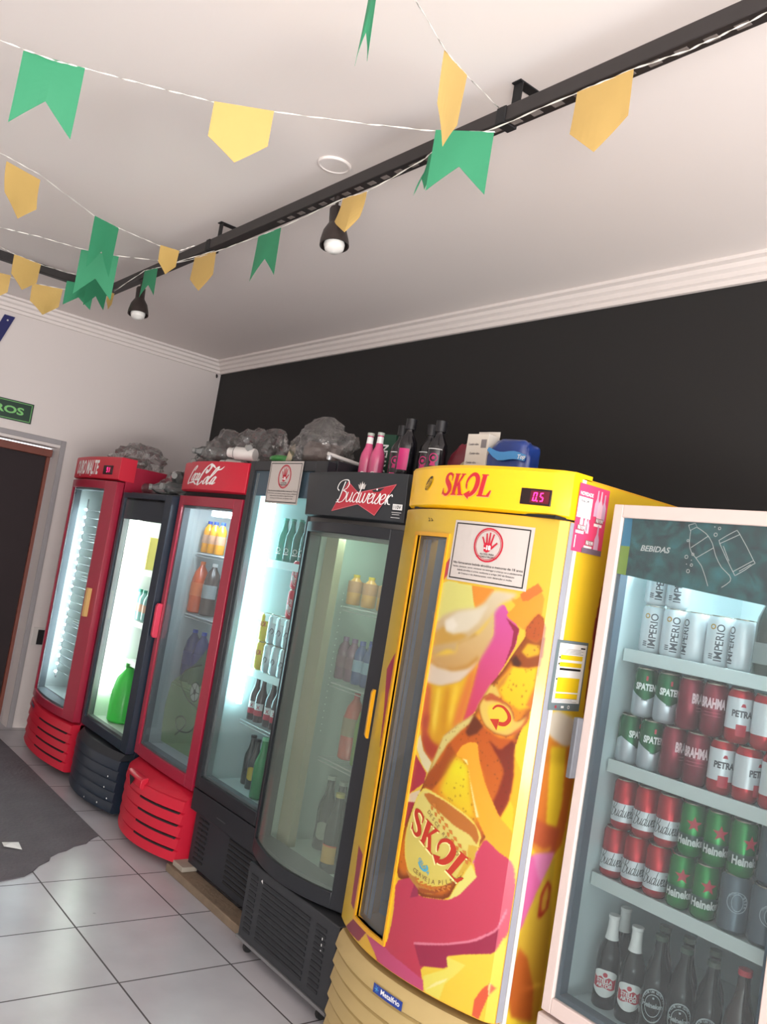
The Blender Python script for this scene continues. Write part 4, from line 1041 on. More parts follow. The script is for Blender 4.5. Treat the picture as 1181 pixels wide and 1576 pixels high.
# louvred bottom cover with the maker's plate
fg = lambda x: fsk(x) - .012
sec = []
for i in range(6):
    z = .03 + i * .052; sec += [(.012, z), (-.006, z + .012), (.004, z + .047)]
sec.append((.016, .350))
MB().bar(fg, .03, .67, sec, .12, 26).build('grille', M_cream, F6)
k = Ink()
for i in range(10): k.quad(.318 + .0122 * i, .330 + .0122 * i, .300, .326, 0)
k.text('Metalfrio', .352, .308, .014, 1, bold=.02, width=.078)
for a in range(6): k.stroke([(.334, .313), (.334 + .009 * cos(a * pi / 3), .313 + .009 * sin(a * pi / 3))], .002, 2, smooth=0)
k.lay('maker_plate', [mat('plate_blue2', (34, 60, 140), .3), M_wink, mat('plate_cyan', (80, 160, 210), .3)], lambda u, v: (u, fg(u) - .0075, v), F6)
MB().box(.05, .64, .15, .7, 0, .04).build('base', M_dark, F6)
# price poster and energy label on the right side
E1 = onplane((.6925, 0, 0), (0, 1, 0), (0, 0, 1))
def sticker(name, label, k, mats):
    t = k.lay(name, mats, lambda u, v: (.6935, u, v), F6, label, lift='x')
k = Ink(); y0, y1, z0, z1 = .068, .200, 1.645, 1.835
k.quad(y0, y1, z0, z1, 0)
sticker('price_poster', 'pink price poster with white bottles', k, [mat('poster_pink', (222, 70, 112), .4)])
k = Ink(); k.quad(.070, .130, 1.740, 1.798, 0); k.text('NOVIDADE', .074, 1.803, .010, 0, bold=.03, width=.056); k.text('Rosé 2,49', .082, 1.784, .007, 1, width=.032)
def mini(x, z, s, mi):
    k.poly([(x, z), (x + .016 * s, z), (x + .016 * s, z + .03 * s), (x + .011 * s, z + .042 * s), (x + .010 * s, z + .062 * s), (x + .006 * s, z + .062 * s), (x + .005 * s, z + .042 * s), (x, z + .03 * s)], mi)
for x, z, s, mi in ((.086, 1.708, .9, 3), (.104, 1.705, .9, 3), (.116, 1.700, .8, 3), (.140, 1.752, 1.2, 2), (.154, 1.745, 1.3, 3), (.172, 1.745, 1.2, 2), (.160, 1.652, 1.25, 2)): mini(x, z, s, mi)
for x, z in ((.078, 1.706), (.152, 1.735), (.122, 1.668)):
    k.quad(x, x + .034, z, z + .014, 4); k.text('R$ 9,90', x + .002, z + .003, .009, 6, bold=.03, width=.030); k.quad(x - .003, x + .032, z - .010, z - .002, 0)
k.quad(.110, .196, 1.645, 1.660, 5); k.quad(.076, .080, 1.655, 1.69, 0)
k.lay('poster_print', [M_wink, mat('print_grey', (90, 84, 92), .5), mat('print_mauve', (206, 170, 196), .5), mat('print_rose', (240, 190, 205), .5), mat('print_taupe', (150, 110, 116), .5), mat('print_slate', (110, 96, 110), .5), M_wink], lambda u, v: (.6942, u, v), F6, lift='x')
k = Ink(); k.quad(.070, .204, 1.205, 1.398, 0)
sticker('energy_label', 'grey and yellow energy label', k, [mat('label_slate', (104, 118, 122), .4)])
k = Ink(); k.quad(.082, .198, 1.226, 1.390, 0)
for a, b in ((1.345, 1.358), (1.326, 1.338), (1.256, 1.296), (1.238, 1.252)): k.quad(.092, .186, a, b, 1)
k.quad(.094, .184, 1.316, 1.322, 2); k.quad(.172, .192, 1.378, 1.382, 2)
for z in (1.351, 1.333, 1.291): k.ring(.088, z, 0, .003, 2, n=8)
for i in range(4): k.quad(.10, .185 - .01 * (i % 2), 1.362 + i * .004, 1.3632 + i * .004, 3)
for i in range(3): k.quad(.088, .185 - .02 * (i % 2), 1.229 + i * .004, 1.2303 + i * .004, 3)
k.ring(.100, 1.215, .002, .004, 4, n=10); k.quad(.124, .136, 1.212, 1.218, 0); k.ring(.156, 1.215, .003, .005, 0, n=10)
k.lay('label_print', [M_wink, mat('energy_yellow', (232, 196, 30), .4), M_ink, mat('print_grey2', (150, 148, 146), .5), M_redink], lambda u, v: (.6942, u, v), F6, lift='x')

# ---- 7: white fridge
F7 = cabinet('display_fridge', 'white framed fridge at the right edge, full of beer cans, under a teal drinks banner', -1.485, 1.91, .61, .70, .05, 1.79, .475, 1.755, mat('white_enamel', (206, 190, 184), .4, coat=.2), mat('blue_white_liner', (210, 224, 226), .4))
d7 = door(F7, flat, .01, .60, .45, 1.785, .030, .030, .04, .035, mat('white_door_frame', (208, 191, 185), .4, coat=.2), G_cool, gasket=mat('dark_blue_gasket', (84, 98, 112), .5))
MB().box(-.004, .012, -.022, .002, 1.045, 1.205).build('handle', mat('handle_grey', (96, 98, 104), .5), d7, bevel=.003)
MB().box(.0, .61, .0, .05, .06, .44).build('lower_panel', mat('white_enamel', (222, 206, 200), .35), F7, bevel=.006)
MB().box(.05, .56, .10, .6, 0, .05).build('base', M_dark, F7)
def ice():
    m = bpy.data.materials.new('ice_print'); m.use_nodes = True; nt = m.node_tree; b = nt.nodes['Principled BSDF']; L = nt.links.new
    tc = nt.nodes.new('ShaderNodeTexCoord'); v = nt.nodes.new('ShaderNodeTexVoronoi'); v.inputs['Scale'].default_value = 22; v.feature = 'F1'
    n = nt.nodes.new('ShaderNodeTexNoise'); n.inputs['Scale'].default_value = 16; n.inputs['Detail'].default_value = 6; n.inputs['Distortion'].default_value = 1.5
    mp_ = nt.nodes.new('ShaderNodeMix'); mp_.data_type = 'RGBA'; mp_.blend_type = 'MULTIPLY'; mp_.inputs[0].default_value = .8
    c = nt.nodes.new('ShaderNodeValToRGB'); c.color_ramp.elements[0].position = .30; c.color_ramp.elements[0].color = lin((20, 62, 66)); c.color_ramp.elements[1].position = .62; c.color_ramp.elements[1].color = lin((52, 138, 142))
    c2 = nt.nodes.new('ShaderNodeValToRGB'); c2.color_ramp.elements[0].color = lin((255, 255, 255)); c2.color_ramp.elements[1].color = lin((120, 140, 140)); c2.color_ramp.elements[1].position = .7
    L(tc.outputs['Object'], v.inputs['Vector']); L(tc.outputs['Object'], n.inputs['Vector']); L(n.outputs[0], c.inputs[0]); L(v.outputs['Distance'], c2.inputs[0])
    L(c.outputs[0], mp_.inputs[6]); L(c2.outputs[0], mp_.inputs[7]); L(mp_.outputs[2], b.inputs['Base Color']); b.inputs['Roughness'].default_value = .3
    return m
k = Ink(); k.poly([(.041, 1.75), (.57, 1.75), (.57, 1.560), (.041, 1.600)]); bn = k.lay('banner', ice(), lambda u, v: (u, .013, v), d7, 'teal ice print banner')
k = Ink(); k.poly([(.041, 1.750), (.066, 1.750), (.070, 1.675), (.041, 1.675)], 1); k.poly([(.041, 1.675), (.070, 1.675), (.070, 1.598), (.041, 1.600)], 2)
k.text('BEBIDAS', .104, 1.667, .0145, 0, bold=.03, slant=.25, width=.086)
mm = lambda L_: [(L_[i] / 1000, L_[i + 1] / 1000) for i in range(0, len(L_), 2)]
wd = .0016
for L_ in ([235, 1742, 253, 1748, 259, 1739, 241, 1729, 235, 1742], [250, 1686, 294, 1719], [267, 1661, 312, 1691], [326, 1702, 375, 1728], [370, 1638, 416, 1668], [336, 1697, 356, 1662], [385, 1640, 412, 1659]):
    k.stroke(mm(L_), wd, smooth=0)
for L_ in ([243, 1729, 244, 1698, 253, 1675, 286, 1643, 310, 1596], [259, 1738, 286, 1724, 306, 1702, 319, 1673, 339, 1645, 362, 1628, 366, 1614, 346, 1597], [325, 1711, 360, 1734, 373, 1730, 417, 1669, 417, 1660, 381, 1632, 370, 1637, 326, 1702, 325, 1711]):
    k.stroke(mm(L_), wd, smooth=2)
for (x, z, r) in ((312, 1723, 5), (320, 1739, 4), (239, 1703, 3.5), (241, 1662, 5), (258, 1643, 4), (251, 1627, 5), (258, 1670, 4), (307, 1742, 1.5), (244, 1644, 1.2), (256, 1655, 1.2)):
    k.ring(x / 1000, z / 1000, max(0, r - 1.5) / 1000, r / 1000, n=14)
k.lay('banner_print', [M_wink, mat('band_blue', (52, 150, 190), .4), mat('band_lime', (160, 184, 52), .4)], lambda u, v: (u, .0118, v), bn)
WZS = (.475, .805, 1.104, 1.402)
rails = mat('pale_rail', (206, 216, 214), .4)
for z in WZS[1:]: shelf(F7, .045, .565, .085, .62, z, rail=rails)
MB().box(.08, .53, .14, .17, 1.735, 1.75).build('lamp', lampmat('tube_white7', (225, 240, 245), 75), F7)
# ================================================================== DRINKS
def cols(k, u0, u1, lo, hi, mi=0, n=12):
    b = len(k.v)
    for i in range(n + 1):
        u = u0 + (u1 - u0) * i / n; k.v += [(u, lo(u) if callable(lo) else lo), (u, hi(u) if callable(hi) else hi)]
    for i in range(n): k.f.append((b + 2 * i, b + 2 * i + 2, b + 2 * i + 3, b + 2 * i + 1)); k.m.append(mi)
def can_root(label, R, H, bands, zmod=None, ink=None, inkm=None, seg=28):
    """bands: list of (z fraction top, material) from the bottom up"""
    t = thing('drink_can', label, 'can', (0, 0, 0)); prof = [(R * .72, .0), (R * .80, .001), (R, .010)]; mis = [0, 0]; mats = []
    for zf, m in bands:
        if m not in mats: mats.append(m)
        prof.append((R, .010 + (H - .022) * zf)); mis.append(mats.index(m))
    prof += [(R * .84, H - .003)]; mis.append(mis[-1])
    mis.append(mis[-1])
    MB().lathe(prof, seg, mis=mis, zmod=zmod).build('body', mats, t)
    MB().lathe([(R * .84, H - .003), (R * .86, H), (R * .82, H), (R * .79, H - .004), (0, H - .004)], seg, cap=False).build('lid', mat('can_lid', (200, 190, 170), .25, metal=.9), t)
    if ink: ink.lay('lettering', inkm, oncyl(R, off=.0005), t, lift='r')
    return t
RC, HC = .031, .129
silver = mat('can_silver', (196, 202, 208), .28, metal=.55); cgreen = mat('can_green', (12, 92, 50), .25, metal=.5); cred = mat('can_wine', (128, 22, 44), .25, metal=.5)
cwhite = mat('can_white', (214, 218, 222), .3, metal=.2); cbud = mat('can_red', (176, 20, 34), .25, metal=.5); chk = mat('can_bright_green', (24, 122, 52), .25, metal=.5)
cbandg = mat('can_dark_green', (10, 56, 38), .3); cyel = mat('can_yellow', (230, 200, 70), .3, metal=.2); ccok = mat('can_cola_red', (214, 36, 60), .3, metal=.2)
gold = mat('print_gold', (190, 150, 70), .4, metal=.3); ptext = mat('print_charcoal', (70, 72, 80), .5)
# white can, vertical name
k = Ink(); k.text('IMPERIO', .008, .016, .019, 0, bold=.01, rot=pi / 2, width=.092); k.ring(-.020, .100, .004, .007, 1); k.poly([(-.008, .052), (-.004, .060), (0, .054), (-.004, .050)], 0)
for z in (.02, .025, .03): cols(k, -.024, -.014, z, z + .0025, 0, 3)
P_imp = Proto(can_root('white can', RC, HC, [(1, cwhite)], ink=k, inkm=[ptext, gold]))
# green and silver can
k = Ink(); k.text('SPATEN', 0, .073, .0165, 0, bold=.05, width=.056, center=True); cols(k, -.0025, .0025, .098, .110, 1, 2); k.text('Münchner', 0, .045, .005, 2, width=.016, center=True)
zm = lambda kk, a: (-.014 * (abs(((a + pi / 2 + pi) % (pi)) - pi / 2) / (pi / 2) - .5) * -2 if kk == 3 else 0)
P_spa = Proto(can_root('green and silver can', RC, HC, [(.45, silver), (1, cgreen)], zmod=lambda kk, a: (.016 * (abs(math.remainder(a + pi / 2, pi)) / (pi / 2) - .5) * 1.6 if kk == 3 else 0), ink=k, inkm=[M_wink, M_redink, ptext]))
k = Ink(); k.text('BRAHMA', 0, .070, .023, 0, bold=.05, width=.064, center=True)
for z in (.05, .058, .066): cols(k, -.02, .02, z, z + .001, 1)
P_bra = Proto(can_root('dark red can', RC, HC, [(1, cred)], ink=k, inkm=[mat('print_rose_white', (226, 196, 200), .4), mat('print_dull_rose', (170, 80, 96), .5)]))
k = Ink(); k.text('PETRA', 0, .064, .015, 0, bold=.04, width=.050, center=True); k.poly([(-.006, .088), (.006, .088), (.003, .096), (-.003, .096)], 1); cols(k, -.012, .012, lambda u: .018 + 12 * u * u, .046, 1)
P_pet = Proto(can_root('white and red can', RC, HC, [(.22, cbud), (.92, cwhite), (1, cbud)], ink=k, inkm=[ptext, M_redink]))
k = Ink(); bw = .086 / BUDW; k.merge(BUD, lambda x, y: (-.040 + x * bw, .034 + y * bw * 1.5))
P_bud = Proto(can_root('red and white can', RC, HC, [(.10, cbud), (.30, cwhite), (.54, cwhite), (1, cbud)], ink=k, inkm=[M_ink]))
k = Ink()
st = [(.019 * cos(pi / 2 + i * pi / 5) * (1 if i % 2 == 0 else .42), .082 + .019 * sin(pi / 2 + i * pi / 5) * (1 if i % 2 == 0 else .42)) for i in range(10)]
k.poly(st, 1); k.text('Heineken', 0, .030, .019, 0, bold=.04, width=.078, center=True)
P_hei = Proto(can_root('bright green can', RC, HC, [(.18, chk), (.42, cbandg), (1, chk)], ink=k, inkm=[mat('print_silver', (206, 212, 208), .35), M_redink]))
k = Ink(); k.ring(0, .075, .022, .024, 0); k.ring(0, .075, .012, .0135, 0, sy=1.5)
for i, ch in enumerate('HOPS BEER'): a = 2.6 - i * .36; k.text(ch, .0175 * cos(a) - .002, .075 + .0175 * sin(a), .006, 0, bold=.03, rot=a - pi / 2)
P_gre = Proto(can_root('slate grey can', .036, .134, [(1, mat('can_slate', (78, 92, 102), .35, metal=.4))], ink=k, inkm=[mat('print_pale_slate', (150, 164, 172), .4)]))
k = Ink(); k.merge(SKOL, lambda x, y: (-.022 + x * .0145, .070 + y * .020)); P_sko = Proto(can_root('yellow can', RC, HC, [(1, cyel)], ink=k, inkm=[M_redink]))
k = Ink(); k.merge(COKE, lambda x, y: (.004 - y * .006, .02 + x * .011)); cols(k, -.02, -.008, .04, .062, 0, 4); P_cok = Proto(can_root('pink red can', RC, HC, [(1, ccok)], ink=k, inkm=[M_wink]))
k = Ink(); k.stroke([(-.012, .05), (.0, .07), (.010, .06), (.004, .045)], .004, 0); P_sil = Proto(can_root('silver can', RC, HC, [(1, mat('can_pale_silver', (200, 214, 216), .25, metal=.4))], ink=k, inkm=[ptext]))

LN = [(0, 0), (.0285, 0), (.0305, .004), (.0305, .122), (.0285, .140), (.0165, .172), (.0132, .195), (.0125, .222), (.0142, .224), (.0142, .230), (0, .230)]
def bottle(name, label, prof, m, capm=None, cap=(.0145, .220, .232), neck=None, neckm=None, ink=None, inkm=None, sc=1.0, R=.0305, cat='bottle', seg=22):
    t = thing(name, label, cat, (0, 0, 0)); MB().lathe([(a * sc, b * sc) for a, b in prof], seg).build('body', m, t)
    if capm: MB().lathe([(0, cap[1] * sc), (cap[0] * sc, cap[1] * sc), (cap[0] * sc, cap[2] * sc), (0, (cap[2] + .001) * sc)], 18).build('cap', capm, t)
    if neck: MB().lathe([(a * sc, b * sc) for a, b in neck], seg, cap=False).build('foil', neckm, t)
    if ink:
        S = oncyl(R * sc, off=.0006); ink.lay('label', inkm, S, t, lift='r')
    return t
dkg = mat('dark_bottle_glass', (16, 18, 15), .15, spec=.35); grn = mat('green_bottle_glass', (24, 92, 44), .12, coat=.4); brn = mat('brown_bottle_glass', (42, 24, 14), .12, coat=.4)
# white label, white foil
k = Ink(); cols(k, -.032, .032, lambda u: .030 + (abs(u) / .032) ** 2 * .016, lambda u: .098 - (abs(u) / .032) ** 3 * .010, 0, 14); lab = k
k2 = Ink(); cols(k2, -.029, .029, lambda u: .052 + .002 * cos(u * 180), lambda u: .078 - .003 * cos(u * 300), 0, 12)
k2.text('STELLA', 0, .066, .009, 1, bold=.04, width=.040, center=True); k2.text('ARTOIS', 0, .055, .009, 1, bold=.04, width=.040, center=True); k2.ring(0, .086, 0, .006, 0, n=10)
fo = [(.0178, .170), (.0162, .178), (.0140, .198), (.0135, .222), (.0152, .224), (.0152, .2312), (0, .2316)]
b = bottle('beer_bottle', 'dark bottle', LN, dkg, neck=fo, neckm=M_wink, ink=lab, inkm=[M_wink], sc=1.0)
o = k2.lay('label_print', [mat('label_red', (190, 40, 60), .4), M_wink], lambda u, v: oncyl(.0305, off=.0014 if True else 0)(u, v), b, lift='r')
P_ste = Proto(b)
def oval_print():
    k = Ink()
    for r0, r1 in ((.030, .0275), (.020, .0185)): k.ring(0, .080, r0, r1, 0, sy=1.35)
    for i, ch in enumerate('PREMIUM QUALITY'): a = 2.75 - i * .17; k.text(ch, .0245 * cos(a), .080 + .031 * sin(a), .0048, 0, bold=.03, rot=a - pi / 2)
    k.text('Heineken', 0, .075, .011, 0, bold=.04, width=.052, center=True); k.ring(0, .098, 0, .003, 0, n=5)
    return k
P_hb = Proto(bottle('beer_bottle', 'dark bottle', LN, dkg, capm=mat('cap_dull_green', (60, 76, 62), .4), ink=oval_print(), inkm=[mat('print_pale_grey', (160, 168, 170), .4)], sc=1.04))
k = Ink(); cols(k, -.026, .026, .035, .095, 0)
P_rb = Proto(bottle('beer_bottle', 'dark bottle', LN, brn, capm=mat('cap_red', (196, 40, 56), .4), ink=k, inkm=[mat('label_dark_red', (150, 30, 42), .4)], sc=1.1))
WX, WY = -1.485, 1.91
FACE = radians(31)
G = {}
def row(P, n0, xs, y, z, what, where, grp, jit=.25, rots=None, start=0):
    for i, x in enumerate(xs):
        P.put((x, y, z), FACE + (rots[i] if rots else random.uniform(-jit, jit)), ('%s, %s from left, %s' if len(xs) > 1 else '%s, %.0s%s') % (what, ORD[i + start], where), grp)
y1, y2 = 2.035, 2.100
# top shelf: white cans
zs = WZS[3]
g = 'white cans on top shelf of white fridge'
row(P_imp, 0, [-1.395, -1.330, -1.265, -1.200, -1.135], y1 + .01, zs, 'white can with grey vertical name', 'in front row of top shelf', g, rots=[.15, .2, -.9, .1, -1.0])
row(P_imp, 0, [-1.400, -1.335], y1 + .015, zs + HC + .001, 'white can with grey vertical name', 'standing on another can, top shelf', g, rots=[.25, .0])
row(P_imp, 0, [-1.36, -1.295, -1.230, -1.165], y2 + .012, zs, 'white can with grey vertical name', 'in back row of top shelf', g)
# second shelf
zs = WZS[2]
for lay, zz, dx in (('lower', zs, 0), ('upper', zs + HC + .001, .028)):
    w_ = '%s layer, second shelf of white fridge' % lay
    row(P_spa, 0, [-1.412 + dx, -1.345 + dx], y1, zz, 'green and silver can', w_, 'green and silver cans', rots=[.9 if lay == 'lower' else .1, .3])
    row(P_bra, 0, [-1.278 + dx, -1.210 + dx], y1, zz, 'dark red can with pale name', w_, 'dark red cans', rots=[1.2, -.1])
    row(P_pet, 0, [-1.142 + dx, -1.075 + dx, -1.008 + dx], y1, zz, 'white can with red ends', w_, 'white cans with red ends', rots=[.2, .9, .3])
    w_ = 'back row, %s layer, second shelf' % lay
    row(P_spa, 0, [-1.385 + dx, -1.318 + dx], y2 + .005, zz, 'green and silver can', w_, 'green and silver cans', rots=[0, .1])
    row(P_bra, 0, [-1.250 + dx, -1.180 + dx], y2 + .005, zz, 'dark red can with pale name', w_, 'dark red cans')
# third shelf
zs = WZS[1]
for lay, zz, dx in (('lower', zs, 0), ('upper', zs + HC + .001, .012)):
    w_ = '%s layer, third shelf of white fridge' % lay
    row(P_bud, 0, [-1.410 + dx, -1.343 + dx, -1.276 + dx], y1, zz, 'red white-banded script can', w_, 'red and white cans', rots=[.1, .25, .1])
    row(P_hei, 0, [-1.208 + dx, -1.141 + dx] + ([-1.074 + dx] if lay == 'upper' else []), y1, zz, 'bright green can with red star', w_, 'bright green cans', rots=[.1, .2, .5])
    w_ = 'back row, %s layer, third shelf' % lay
    row(P_bud, 0, [-1.380 + dx, -1.312 + dx], y2 + .005, zz, 'red white-banded script can', w_, 'red and white cans')
    row(P_hei, 0, [-1.245 + dx, -1.175 + dx, -1.105 + dx], y2 + .005, zz, 'bright green can with red star', w_, 'bright green cans')
row(P_gre, 0, [-1.066, -.990], y1 + .004, zs, 'slate grey can with ring emblem', 'on third shelf of white fridge', 'slate grey cans', rots=[.1, .2])
row(P_gre, 0, [-.985], y1 + .004, zs + .135, 'slate grey can with ring emblem', 'stacked above another at right edge', 'slate grey cans')
# bottom: bottles
zs = .480
row(P_ste, 0, [-1.385, -1.312], y1 + .01, zs, 'dark bottle with white label and neck foil', 'floor of white fridge', 'beer bottles with white foil', rots=[-.05, .0])
row(P_ste, 0, [-1.41], y2 + .03, zs, 'dark beer bottle with white neck foil', 'behind the front pair in white fridge', 'beer bottles with white foil')
row(P_hb, 0, [-1.240, -1.168, -1.096], y1 + .005, zs, 'dark bottle with oval outline label', 'floor of white fridge', 'beer bottles with oval label', rots=[.0, .05, .0])
row(P_hb, 0, [-1.275, -1.205, -1.133], y2 + .01, zs, 'dark bottle', 'second row on floor of white fridge', 'beer bottles with oval label')
row(P_rb, 0, [-1.022, -.955], y1 + .01, zs, 'brown red-capped bottle', 'right end of white fridge floor', 'brown bottles with red caps')
# bottle with gold foil on the top shelf
k = Ink(); cols(k, -.02, .02, .03, .08, 0)
bottle('beer_bottle', 'dark bottle with gold foil neck at right end of top shelf', LN, mat('olive_bottle_glass', (38, 52, 42), .12, coat=.5), neck=[(.0178, .170), (.0162, .178), (.0140, .198), (.0135, .222), (.0152, .224), (.0152, .2312), (0, .2316)], neckm=mat('gold_foil', (196, 172, 88), .35, metal=.5), ink=k, inkm=[mat('label_grey', (120, 126, 124), .5)], sc=1.0).location = (-1.065, y1 - .005, WZS[3])

# ---- tall black fridge (local shelf heights)
yt = 2.115
ctg = mat('teal_bottle_glass', (110, 190, 176), .15, coat=.3)
k = Ink(); k.ring(0, .05, .008, .011, 0); cols(k, -.012, .012, .030, .036, 0, 4)
P_tg = Proto(bottle('beer_bottle', 'bottle', LN, film('teal_clear_bottle', tint=(140, 205, 190), haze=.35, hazec=(120, 190, 175), gloss=1.2), capm=mat('cap_teal', (60, 150, 130), .4), ink=k, inkm=[M_wink], sc=.86))
row(P_tg, 0, [-3.470, -3.405, -3.340, -3.275, -3.21], yt, 1.476, 'teal green bottle', 'on top shelf of tall black fridge', 'teal green bottles')
row(P_tg, 0, [-3.44, -3.375, -3.31], yt + .07, 1.476, 'teal green bottle', 'second row, top shelf of tall fridge', 'teal green bottles')
for lay, zz in (('lower', 1.230), ('upper', 1.360)): P_cok.put((-3.275, yt - .01, zz), FACE, 'pink red can, %s of two stacked at the left' % lay, 'pink red cans'); P_cok.put((-3.208, yt - .01, zz), FACE, 'pink red can, %s one beside the stack in tall fridge' % lay, 'pink red cans')
for lay, zz in (('lower', .970), ('upper', 1.100)):
    P_sko.put((-3.455, yt - .02, zz), FACE - .2, 'yellow can, %s of two stacked in tall black fridge' % lay, 'yellow cans')
    row(P_sil, 0, [-3.385, -3.318, -3.25], yt - .02, zz, 'pale silver can', 'in the %s layer, tall black fridge' % lay, 'pale silver cans')
k = Ink(); cols(k, -.022, .022, .030, .055, 1); cols(k, -.022, .022, .055, .085, 0); k.text('X', 0, .06, .015, 1, center=True)
P_sm = Proto(bottle('beer_bottle', 'bottle', LN, mat('smoky_bottle_glass', (40, 34, 36), .12, coat=.5), capm=M_dark, ink=k, inkm=[M_wink, mat('label_crimson', (190, 36, 60), .4)], sc=.86))
row(P_sm, 0, [-3.460, -3.405, -3.320, -3.265], yt - .01, .742, 'small dark bottle', 'front row, lowest shelf of tall fridge', 'small dark bottles', rots=[0, .1, 0, .1])
row(P_sm, 0, [-3.43, -3.365, -3.30], yt + .06, .742, 'small dark bottle', 'second row, lowest shelf of tall fridge', 'small dark bottles')
k = Ink(); cols(k, -.022, .022, lambda u: .04 + 20 * u * u, lambda u: .10 - 20 * u * u, 0); 
P_db = Proto(bottle('beer_bottle', 'bottle', LN, mat('olive_black_glass', (34, 40, 34), .15, coat=.4), capm=M_dark, ink=k, inkm=[mat('label_mustard', (206, 178, 50), .45)], sc=.95))
row(P_db, 0, [-3.395], 2.12, .446, 'dark bottle with round mustard yellow label', 'on floor of tall fridge', 'dark bottles on the fridge floor')
P_db2 = Proto(bottle('beer_bottle', 'bottle', LN, mat('olive_black_glass', (34, 40, 34), .15, coat=.4), capm=M_dark, sc=.95))
row(P_db2, 0, [-3.470, -3.33], 2.14, .446, 'plain dark bottle', 'on floor of tall fridge', 'dark bottles on the fridge floor')
row(P_db2, 0, [-3.43, -3.36], 2.20, .446, 'plain dark bottle', 'in back row on floor of tall fridge', 'dark bottles on the fridge floor')
bottle('beer_bottle', 'bright green bottle standing foremost on floor of tall black fridge', LN, mat('vivid_green_glass', (48, 150, 84), .15, coat=.4), capm=mat('cap_pale_green', (150, 220, 170), .4), sc=1.12).location = (-3.262, 2.075, .446)

# ---- cola fridge
PET = [(0, 0), (.028, 0), (.032, .006), (.032, .10), (.029, .11), (.032, .125), (.028, .15), (.014, .172), (.0125, .180), (0, .180)]
def pet(label, liquid, capc, labc, sc=1.0, ink=None):
    k = Ink(); cols(k, -.045, .045, .05, .095, 0)
    return bottle('juice_bottle', label, PET, liquid, capm=capc, cap=(.0145, .178, .196), ink=k, inkm=[labc], sc=sc, R=.032)
oj = mat('orange_juice', (238, 160, 36), .25, coat=.4); bluec = mat('cap_blue', (28, 66, 170), .4)
P_oj = Proto(pet('juice', oj, bluec, mat('label_pink_green', (196, 150, 120), .5, noise=.5, nscale=60), .86))
row(P_oj, 0, [-4.225, -4.155, -4.075], 2.11, 1.450, 'orange juice bottle with blue cap', 'on top shelf of red cola fridge', 'orange juice bottles')
PL = [(0, 0), (.045, 0), (.052, .008), (.052, .12), (.049, .13), (.052, .15), (.050, .20), (.040, .25), (.016, .29), (.014, .30), (0, .30)]
def big(name, label, liquid, capc, labc, sc=1.0):
    k = Ink(); cols(k, -.08, .08, .09, .16, 0, 18)
    return bottle(name, label, PL, liquid, capm=capc, cap=(.016, .298, .318), ink=k, inkm=[labc], sc=sc, R=.052, seg=28)
big('soda_bottle', 'large orange soda bottle on middle shelf of red cola fridge', mat('orange_soda', (206, 84, 36), .25, coat=.4), mat('cap_orange', (226, 110, 40), .4), mat('label_orange', (214, 110, 60), .5), .86).location = (-4.245, 2.12, 1.127)
big('soda_bottle', 'dark soda bottle beside large orange soda bottle', mat('brown_soda', (74, 58, 52), .25, coat=.4), M_wink, mat('label_smoke', (140, 146, 146), .5), .86).location = (-4.125, 2.13, 1.127)
P_bl = Proto(big('water_bottle', 'water', mat('deep_blue_pet', (32, 40, 96), .2, coat=.5), bluec, mat('label_navy', (40, 50, 110), .5), .86))
row(P_bl, 0, [-4.215, -4.11], 2.13, .767, 'large deep blue bottle', 'on lower shelf of red cola fridge', 'large deep blue bottles')

# ---- bright navy fridge
J = [(0, 0), (.062, 0), (.070, .01), (.070, .15), (.055, .22), (.022, .265), (.020, .275), (0, .275)]
bottle('juice_jug', 'large bright green jug on floor of the glaring navy fridge', J, mat('bright_green_liquid', (60, 222, 80), .3, coat=.3), capm=mat('cap_green', (30, 160, 50), .4), cap=(.024, .272, .292), sc=1.15, R=.07, cat='jug').location = (-4.83, 2.07, .406)
pk = thing('juice_carton', 'yellow carton on upper shelf of the glaring navy fridge', 'carton', (-4.90, 2.10, 1.291))
MB().box(-.05, .05, -.04, .04, 0, .19).build('box', mat('carton_yellow', (232, 214, 120), .5), pk, bevel=.003)
k = Ink(); k.quad(-.03, .03, .05, .12); k.lay('label', mat('carton_cream', (240, 236, 200), .5), lambda u, v: (u, -.041, v), pk)
P_aq = Proto(pet('b', mat('pale_aqua_pet', (150, 200, 200), .2, coat=.4), mat('cap_teal', (60, 150, 130), .4), mat('label_peach', (210, 170, 150), .5), .9))
row(P_aq, 0, [-4.95, -4.88, -4.81], 2.10, .991, 'pale aqua bottle', 'on middle shelf of glaring navy fridge', 'pale aqua bottles')

# ---- first fridge: yellow packs
P_yp = None
pk = thing('snack_pack', 'pack', 'packet', (0, 0, 0))
mb = MB(); mb.lathe([(.0, 0), (.045, .004), (.055, .03), (.056, .09), (.045, .13), (.0, .135)], 10); mb.build('wrapper', mat('pack_yellow', (196, 186, 90), .35, noise=.5, nscale=40), pk)
P_yp = Proto(pk)
P_yp.put((-5.60, 2.08, 1.168), 0, 'yellow crinkled packet on the upper shelf of the leftmost red fridge', 'yellow packets'); P_yp.put((-5.47, 2.09, 1.168), .5, 'yellow crinkled packet right of another on upper shelf of leftmost red fridge', 'yellow packets')
P_yp.put((-5.60, 2.08, .868), 1.0, 'yellow crinkled packet on the lower shelf of the leftmost red fridge', 'yellow packets')

